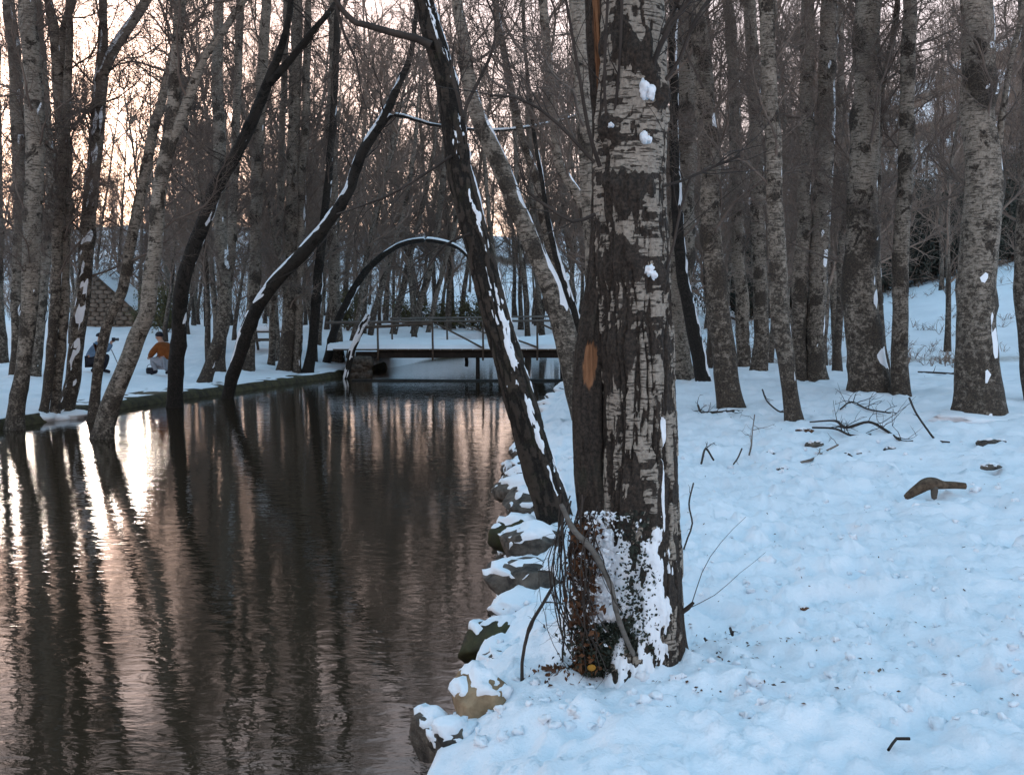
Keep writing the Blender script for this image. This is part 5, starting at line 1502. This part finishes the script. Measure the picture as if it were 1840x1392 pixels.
# ------------------------------------------------------------------ dead bramble and ivy at the foot of the big birch
def bramble():
    rs = np.random.RandomState(12)
    c0 = P(1050, 1180, 4.7)
    root = empty('bramble', (c0[0], 4.75, -0.02)); org = np.array([c0[0], 4.75, -0.02])
    tag(root, 'tangle of dead brown creeper and thin stems at the left foot of the big birch', 'bramble')
    # hanging thin stems
    n = 46
    px = rs.uniform(1008, 1075, n); y0 = rs.uniform(885, 960, n); y1 = rs.uniform(1090, 1215, n)
    Kk = 12; t = np.linspace(0, 1, Kk)
    Pt = np.zeros((n, Kk, 3))
    for i in range(n):
        D = rs.uniform(4.45, 5.0)
        a = P(px[i], y0[i], D); b_ = P(px[i] + rs.uniform(-10, 45), y1[i], D - 0.05)
        bow = -rs.uniform(0.0, 0.10)
        Pt[i] = a + (b_ - a) * t[:, None]
        Pt[i, :, 0] += bow * np.sin(t * math.pi) + 0.012 * np.cumsum(rs.randn(Kk)) * 0.6
        Pt[i, :, 1] += 0.01 * np.cumsum(rs.randn(Kk))
    R = np.repeat(rs.uniform(0.0014, 0.0045, n)[:, None], Kk, 1)
    V, Q = tubes(Pt, R, 5)
    p, d, tt, _ = spawn(Pt, R, 5, 0.1, 1, 0.5, 1.4, rs)
    b2, r2 = grow(p, d, rs.uniform(0.05, 0.2, len(tt)), 0.0012 + 0 * tt, 5, 0.3, np.zeros(3), rs)
    V, Q, _ = merge([(V, Q), tubes(b2, r2, 3)])
    tag(link('thin_stems', mesh_np('thin_stems', V - org, Q, None, M['twig_dark']), root), kind='stuff')
    # thick brown runner crossing the trunk face
    q = [(1008, 905, 9), (1030, 950, 11), (1062, 985, 13), (1085, 1025, 11), (1100, 1060, 10), (1108, 1100, 10), (1124, 1145, 9), (1140, 1178, 8)]
    pts = [(*P(x, y, 4.48 + 0.004 * k), w / 2 / F_PX * 4.5) for k, (x, y, w) in enumerate(q)]
    r = resample(pts, 0.02); V, Q = tubes(r[None, :, :3], r[None, :, 3] * (1 + 0.12 * rs.randn(1, len(r))), 9)
    link('runner', mesh_np('runner', V - org, Q, None, M['wood_grey']), root)
    # dead leaf mass
    def leaves(nm, n, mat, cx, cy, sx, sy, size, Dm, Ds):
        x = rs.normal(cx, sx, n); y = rs.uniform(cy - sy, cy + sy, n)
        D = rs.normal(Dm, Ds, n)
        c = np.array([P(a, b_, dd) for a, b_, dd in zip(x, y, D)])
        u = nrm(rs.randn(n, 3)); w = nrm(np.cross(u, rs.randn(n, 3))); nn = np.cross(u, w)
        l = rs.uniform(0.5, 1.3, (n, 1)) * size
        V = np.stack([c - u * l, c - u * l * .2 + w * l * .6 + nn * l * .25, c + u * l, c - u * l * .1 - w * l * .6 + nn * l * .3], 1).reshape(-1, 3)
        tag(link(nm, mesh_np(nm, V - org, np.arange(4 * n).reshape(n, 4), None, M[mat], False), root), kind='stuff')
    leaves('dead_leaves', 1300, 'leaf_brown', 1053, 1075, 14, 135, 0.018, 4.60, 0.05)
    leaves('dark_leaves', 2600, 'ivy', 1092, 1168, 32, 48, 0.011, 4.56, 0.03)
    leaves('ground_leaves', 320, 'leaf_brown', 1010, 1214, 26, 18, 0.014, 4.62, 0.08)
    leaves('snow_flecks', 900, 'snow', 1075, 1040, 20, 120, 0.012, 4.58, 0.03)
    y_ = P(1063, 1199, 4.5); V = ICO3[0] * np.array([0.019, 0.008, 0.015]) + y_ - org
    link('yellow_leaf', mesh_np('yellow_leaf', V, None, ICO3[1], M['leaf_yellow']), root)
    for q_, (cx, cy, DD, sx, sz) in enumerate([(1062, 1040, 4.72, 0.07, 0.2), (1088, 1075, 4.66, 0.07, 0.13), (1080, 985, 4.68, 0.06, 0.10)]):
        V = ICO4[0] * np.array([sx, 0.10, sz]); V = V * (1 + 0.7 * fbm(ICO4[0][:, 0] * 2 + q_, ICO4[0][:, 1] * 2, ICO4[0][:, 2] * 3, 5, 18))[:, None]
        link('snow_heap', mesh_np('snow_heap', V + P(cx, cy, DD) - org, None, ICO4[1], M['snow']), root)
    # core of packed roots behind the leaves
    V = ICO4[0] * np.array([0.10, 0.10, 0.40]) ; V = V * (1 + 0.5 * fbm(ICO4[0][:, 0] * 3, ICO4[0][:, 1] * 3, ICO4[0][:, 2] * 6, 4, 8))[:, None]
    link('root_mass', mesh_np('root_mass', V + P(1068, 1080, 4.78) - org, None, ICO4[1], M['rock']), root)


bramble()

# ivy on the lower trunk: a plant of its own
def ivy():
    rs = np.random.RandomState(33)
    c0 = P(1150, 1200, 4.55); root = empty('ivy', (c0[0], 4.6, 0.0)); org = np.array([c0[0], 4.6, 0.0])
    tag(root, 'dark small leaved ivy creeping up the snowy foot of the big birch', 'ivy')
    n = 1500
    y = 1208 - 290 * rs.rand(n) ** 3.0; x = 1140 + rs.randn(n) * (30 - 0.05 * (1205 - y)); k = np.abs(x - 1150) < 75
    x, y = x[k], y[k]; n = len(x)
    R0 = 0.19
    dx = (x - 1150) / F_PX * 4.7
    D = 4.72 - np.sqrt(np.maximum(R0 ** 2 - dx ** 2, 0.001)) - rs.uniform(-0.005, 0.02, n)
    c = np.array([P(a, b_, d_) for a, b_, d_ in zip(x, y, D)])
    u = nrm(rs.randn(n, 3) * [1, .4, 1]); w = nrm(np.cross(u, [0, 1, 0] + 0.5 * rs.randn(n, 3)))
    l = rs.uniform(0.004, 0.011, (n, 1))
    V = np.stack([c - u * l, c + w * l * .7, c + u * l, c - w * l * .7], 1).reshape(-1, 3)
    tag(link('ivy_leaves', mesh_np('ivy_leaves', V - org, np.arange(4 * n).reshape(n, 4), None, M['ivy'], False), root), kind='stuff')


ivy()

# ------------------------------------------------------------------ people
def skin_obj(name, verts, edges, radii, mat, parent, root=0, sub=2):
    me = bpy.data.meshes.new(name); me.from_pydata([tuple(v) for v in verts], edges, [])
    me.materials.append(M[mat])
    o = link(name, me, parent)
    md = o.modifiers.new('skin', 'SKIN'); md.use_smooth_shade = True
    sl = me.skin_vertices[0].data
    for i, r in enumerate(radii):
        sl[i].radius = (r, r) if not isinstance(r, tuple) else r
        sl[i].use_root = (i == root)
    ms = o.modifiers.new('sub', 'SUBSURF'); ms.levels = sub; ms.render_levels = sub
    return o


def person(loc, rz, label, J, jacket, trousers, hat, hat_h, bag=None):
    root = empty('person', loc, rz); tag(root, label, 'person', None)
    names = list(J.keys()); idx = {n_: i for i, n_ in enumerate(names)}
    V = [J[n_][:3] for n_ in names]
    E = [('pelvis', 'spine'), ('spine', 'chest'), ('chest', 'neck'), ('neck', 'head0'), ('head0', 'head1'), ('head1', 'head2')]
    for s in 'LR':
        E += [('chest', 'sh' + s), ('sh' + s, 'el' + s), ('el' + s, 'wr' + s), ('pelvis', 'hip' + s), ('hip' + s, 'kn' + s), ('kn' + s, 'an' + s), ('an' + s, 'toe' + s)]
    R = [J[n_][3] for n_ in names]
    skin_obj('body', V, [(idx[a], idx[b_]) for a, b_ in E], R, 'skin', root, idx['pelvis'])

    def sub(nm, keep, grow_, mat, rt, cut=None):
        ns = [n_ for n_ in names if n_ in keep]; ii = {n_: i for i, n_ in enumerate(ns)}
        ed = [(ii[a], ii[b_]) for a, b_ in E if a in ii and b_ in ii]
        vv = [list(J[n_][:3]) for n_ in ns]
        skin_obj(nm, vv, ed, [J[n_][3] + grow_ for n_ in ns], mat, root, ii[rt])
    sub('jacket', ['pelvis', 'spine', 'chest', 'neck', 'shL', 'shR', 'elL', 'elR', 'wrL', 'wrR'], 0.03, jacket, 'chest')
    sub('trousers', ['pelvis', 'hipL', 'hipR', 'knL', 'knR', 'anL', 'anR'], 0.022, trousers, 'pelvis')
    for s in 'LR':
        a, t = np.array(J['an' + s][:3]), np.array(J['toe' + s][:3])
        skin_obj('boot', [a + [0, 0, .06], a - [0, 0, 0.02], (a + t) / 2, t + (t - a) * 0.15], [(0, 1), (1, 2), (2, 3)], [0.062, 0.06, 0.05, 0.045], 'navy', root)
        # hand: palm and five fingers
        w, e = np.array(J['wr' + s][:3]), np.array(J['el' + s][:3]); d = nrm(w - e)
        q = nrm(np.cross(d, [0, 0, 1.0])); up = np.cross(q, d)
        vv = [w, w + d * 0.045, w + d * 0.085]; ed = [(0, 1), (1, 2)]; rr = [0.024, 0.034, 0.030]
        for f, (off, ln) in enumerate(((-0.032, .055), (-0.011, .07), (0.011, .075), (0.032, .065))):
            b0 = len(vv); vv += [w + d * 0.09 + q * off, w + d * (0.09 + ln * .5) + q * off - up * .012, w + d * (0.09 + ln * .75) + q * off - up * .04]
            ed += [(2, b0), (b0, b0 + 1), (b0 + 1, b0 + 2)]; rr += [0.010, 0.009, 0.008]
        b0 = len(vv); vv += [w + d * 0.045 - q * 0.04, w + d * 0.08 - q * 0.055 - up * .02]; ed += [(1, b0), (b0, b0 + 1)]; rr += [0.012, 0.010]
        skin_obj('hand', vv, ed, rr, 'skin', root, 0, 1)
    h = np.array(J['head1'][:3]); f = np.array(J['face'][:3]) if 'face' in J else np.array([1, 0, 0.])
    f = nrm(f); side = nrm(np.cross([0, 0, 1.0], f))
    parts = []
    for c, s_ in ((h + f * 0.105 - [0, 0, 0.015], (0.018, 0.014, 0.024)), (h + side * 0.085 - [0, 0, .01], (0.02, 0.012, 0.03)), (h - side * 0.085 - [0, 0, .01], (0.02, 0.012, 0.03))):
        parts.append((ICO3[0] * np.array(s_) + c, None, ICO3[1]))
    Vn, _, Tn = merge(parts); link('nose_and_ears', mesh_np('nose_and_ears', Vn, None, Tn, M['skin']), root)
    parts = [(ICO2[0] * 0.010 + h + f * 0.088 + side * k * 0.032 + [0, 0, .01], None, ICO2[1]) for k in (-1, 1)] + [(ICO2[0] * np.array([.012, .022, .006]) + h + f * 0.088 - [0, 0, .055], None, ICO2[1])]
    Vn, _, Tn = merge(parts); link('eyes_and_mouth', mesh_np('eyes_and_mouth', Vn, None, Tn, M['navy']), root)
    Vh = ICO3[0] * np.array([0.118, 0.108, 0.105]); Vh[:, 2] = np.where(Vh[:, 2] < 0, Vh[:, 2] * 0.25, Vh[:, 2] * hat_h)
    link(hat, mesh_np(hat, Vh + h + [0, 0, 0.045] - f * 0.012, None, ICO3[1], M['navy']), root)
    return root


# photographer in pale blue: squatting, side on, camera held before the face
J1 = dict(pelvis=(-0.20, 0, 0.33, 0.13), spine=(-0.13, 0, 0.50, 0.135), chest=(-0.02, 0, 0.70, 0.14), neck=(0.05, 0, 0.83, 0.06), head0=(0.08, 0, 0.88, 0.07), head1=(0.10, 0, 0.95, 0.088), head2=(0.10, 0, 1.02, 0.075),
          shL=(0.0, 0.17, 0.73, 0.075), shR=(0.0, -0.17, 0.73, 0.075), elL=(0.22, 0.20, 0.60, 0.052), elR=(0.22, -0.20, 0.60, 0.052), wrL=(0.34, 0.07, 0.80, 0.036), wrR=(0.34, -0.07, 0.80, 0.036),
          hipL=(-0.16, 0.10, 0.33, 0.10), hipR=(-0.16, -0.10, 0.33, 0.10), knL=(0.24, 0.17, 0.47, 0.068), knR=(0.26, -0.20, 0.45, 0.068), anL=(0.10, 0.16, 0.10, 0.045), anR=(-0.10, -0.18, 0.10, 0.045), toeL=(0.26, 0.17, 0.04, 0.035), toeR=(0.06, -0.2, 0.04, 0.035))
D1, p1 = solve(176, 672)
r1 = person((p1[0], p1[1], p1[2] + 0.0), math.radians(12), 'person crouching in a pale blue jacket and black cap, holding a camera up', J1, 'blue', 'navy', 'cap', 0.85)
# the camera in the hands
cr = empty('hand_camera', (p1[0] + 0.40, p1[1] + 0.09, p1[2] + 0.90), math.radians(12)); tag(cr, 'dark camera held up by the crouching person in blue', 'camera')
mb = box((0, 0, 0), (0.07, 0.14, 0.095)); link('camera_body', mesh_np('camera_body', mb[0], mb[1], None, M['navy'], False), cr)
V, Q = tubes(np.array([[(0.035, 0, 0), (0.07, 0, 0), (0.13, 0, 0), (0.131, 0, 0)]], float), np.array([[0.036, 0.036, 0.04, 0.03]]), 14); link('lens', mesh_np('lens', V, Q, None, M['metal']), cr)
# walking stick / monopod standing in the snow in front
Da, Pa = D1 - 0.05, None
a_, b_ = P(200, 628, D1 - 0.15), P(217, 662, D1 - 0.3)
V, Q = beam(a_, b_ - np.array([0, 0, 0.05]), 0.022); o = link('walking_pole', mesh_np('walking_pole', V - b_, Q, None, M['metal'])); o.location = Vector(b_)
tag(o, 'thin grey pole slanting from the camera down to the snow', 'pole')

J2 = dict(pelvis=(-0.05, 0, 0.36, 0.16), spine=(-0.02, 0, 0.55, 0.17), chest=(0.06, 0, 0.76, 0.165), neck=(0.13, 0, 0.91, 0.065), head0=(0.16, 0, 0.95, 0.07), head1=(0.19, 0, 1.02, 0.088), head2=(0.20, 0, 1.09, 0.075),
          shL=(0.08, 0.19, 0.78, 0.085), shR=(0.08, -0.19, 0.78, 0.085), elL=(0.26, 0.22, 0.58, 0.06), elR=(0.24, -0.22, 0.56, 0.06), wrL=(0.42, 0.12, 0.50, 0.036), wrR=(0.40, -0.12, 0.46, 0.036),
          hipL=(-0.02, 0.12, 0.34, 0.11), hipR=(-0.02, -0.12, 0.34, 0.11), knL=(0.30, 0.17, 0.44, 0.075), knR=(0.28, -0.17, 0.34, 0.075), anL=(0.17, 0.17, 0.10, 0.05), anR=(0.02, -0.17, 0.09, 0.05), toeL=(0.33, 0.18, 0.04, 0.035), toeR=(0.14, -0.18, 0.04, 0.035))
D2, p2 = solve(297, 674)
r2 = person((p2[0], p2[1], p2[2]), math.radians(155), 'person crouching in an orange jacket, grey trousers and black hat', J2, 'orange', 'greycloth', 'hat', 1.1)
bg = empty('camera_bag', (p2[0] - 0.38, p2[1] - 0.1, p2[2] + 0.12)); tag(bg, 'small black bag beside the person in the orange jacket', 'bag')
V = (np.sign(ICO3[0]) * np.abs(ICO3[0]) ** 0.5) * np.array([0.10, 0.07, 0.09]); link('bag_body', mesh_np('bag_body', V, None, ICO3[1], M['navy']), bg)
t = np.linspace(0, math.pi, 10); V, Q = tubes(np.stack([np.cos(t) * 0.08, 0 * t, 0.07 + np.sin(t) * 0.10], -1)[None], np.full((1, 10), 0.008), 5); link('strap', mesh_np('strap', V, Q, None, M['navy']), bg)

ORD = ['first', 'second', 'third', 'fourth', 'fifth', 'sixth', 'seventh', 'eighth', 'ninth', 'tenth', 'eleventh', 'twelfth', 'thirteenth', 'fourteenth', 'fifteenth', 'sixteenth']
by = {}
for o in bpy.data.objects:
    if o.parent is None and o.get('category') in ('tree', 'shrub') and (o.name.startswith('bare_tree') or o.name.startswith('shrub')): by.setdefault(o['label'], []).append(o)
for lab, os_ in by.items():
    if len(os_) > 1:
        os_.sort(key=lambda o: o.location.x / o.location.y)
        for k, o in enumerate(os_):
            if k < len(ORD): o['label'] = lab + ', ' + ORD[k] + ' from left'
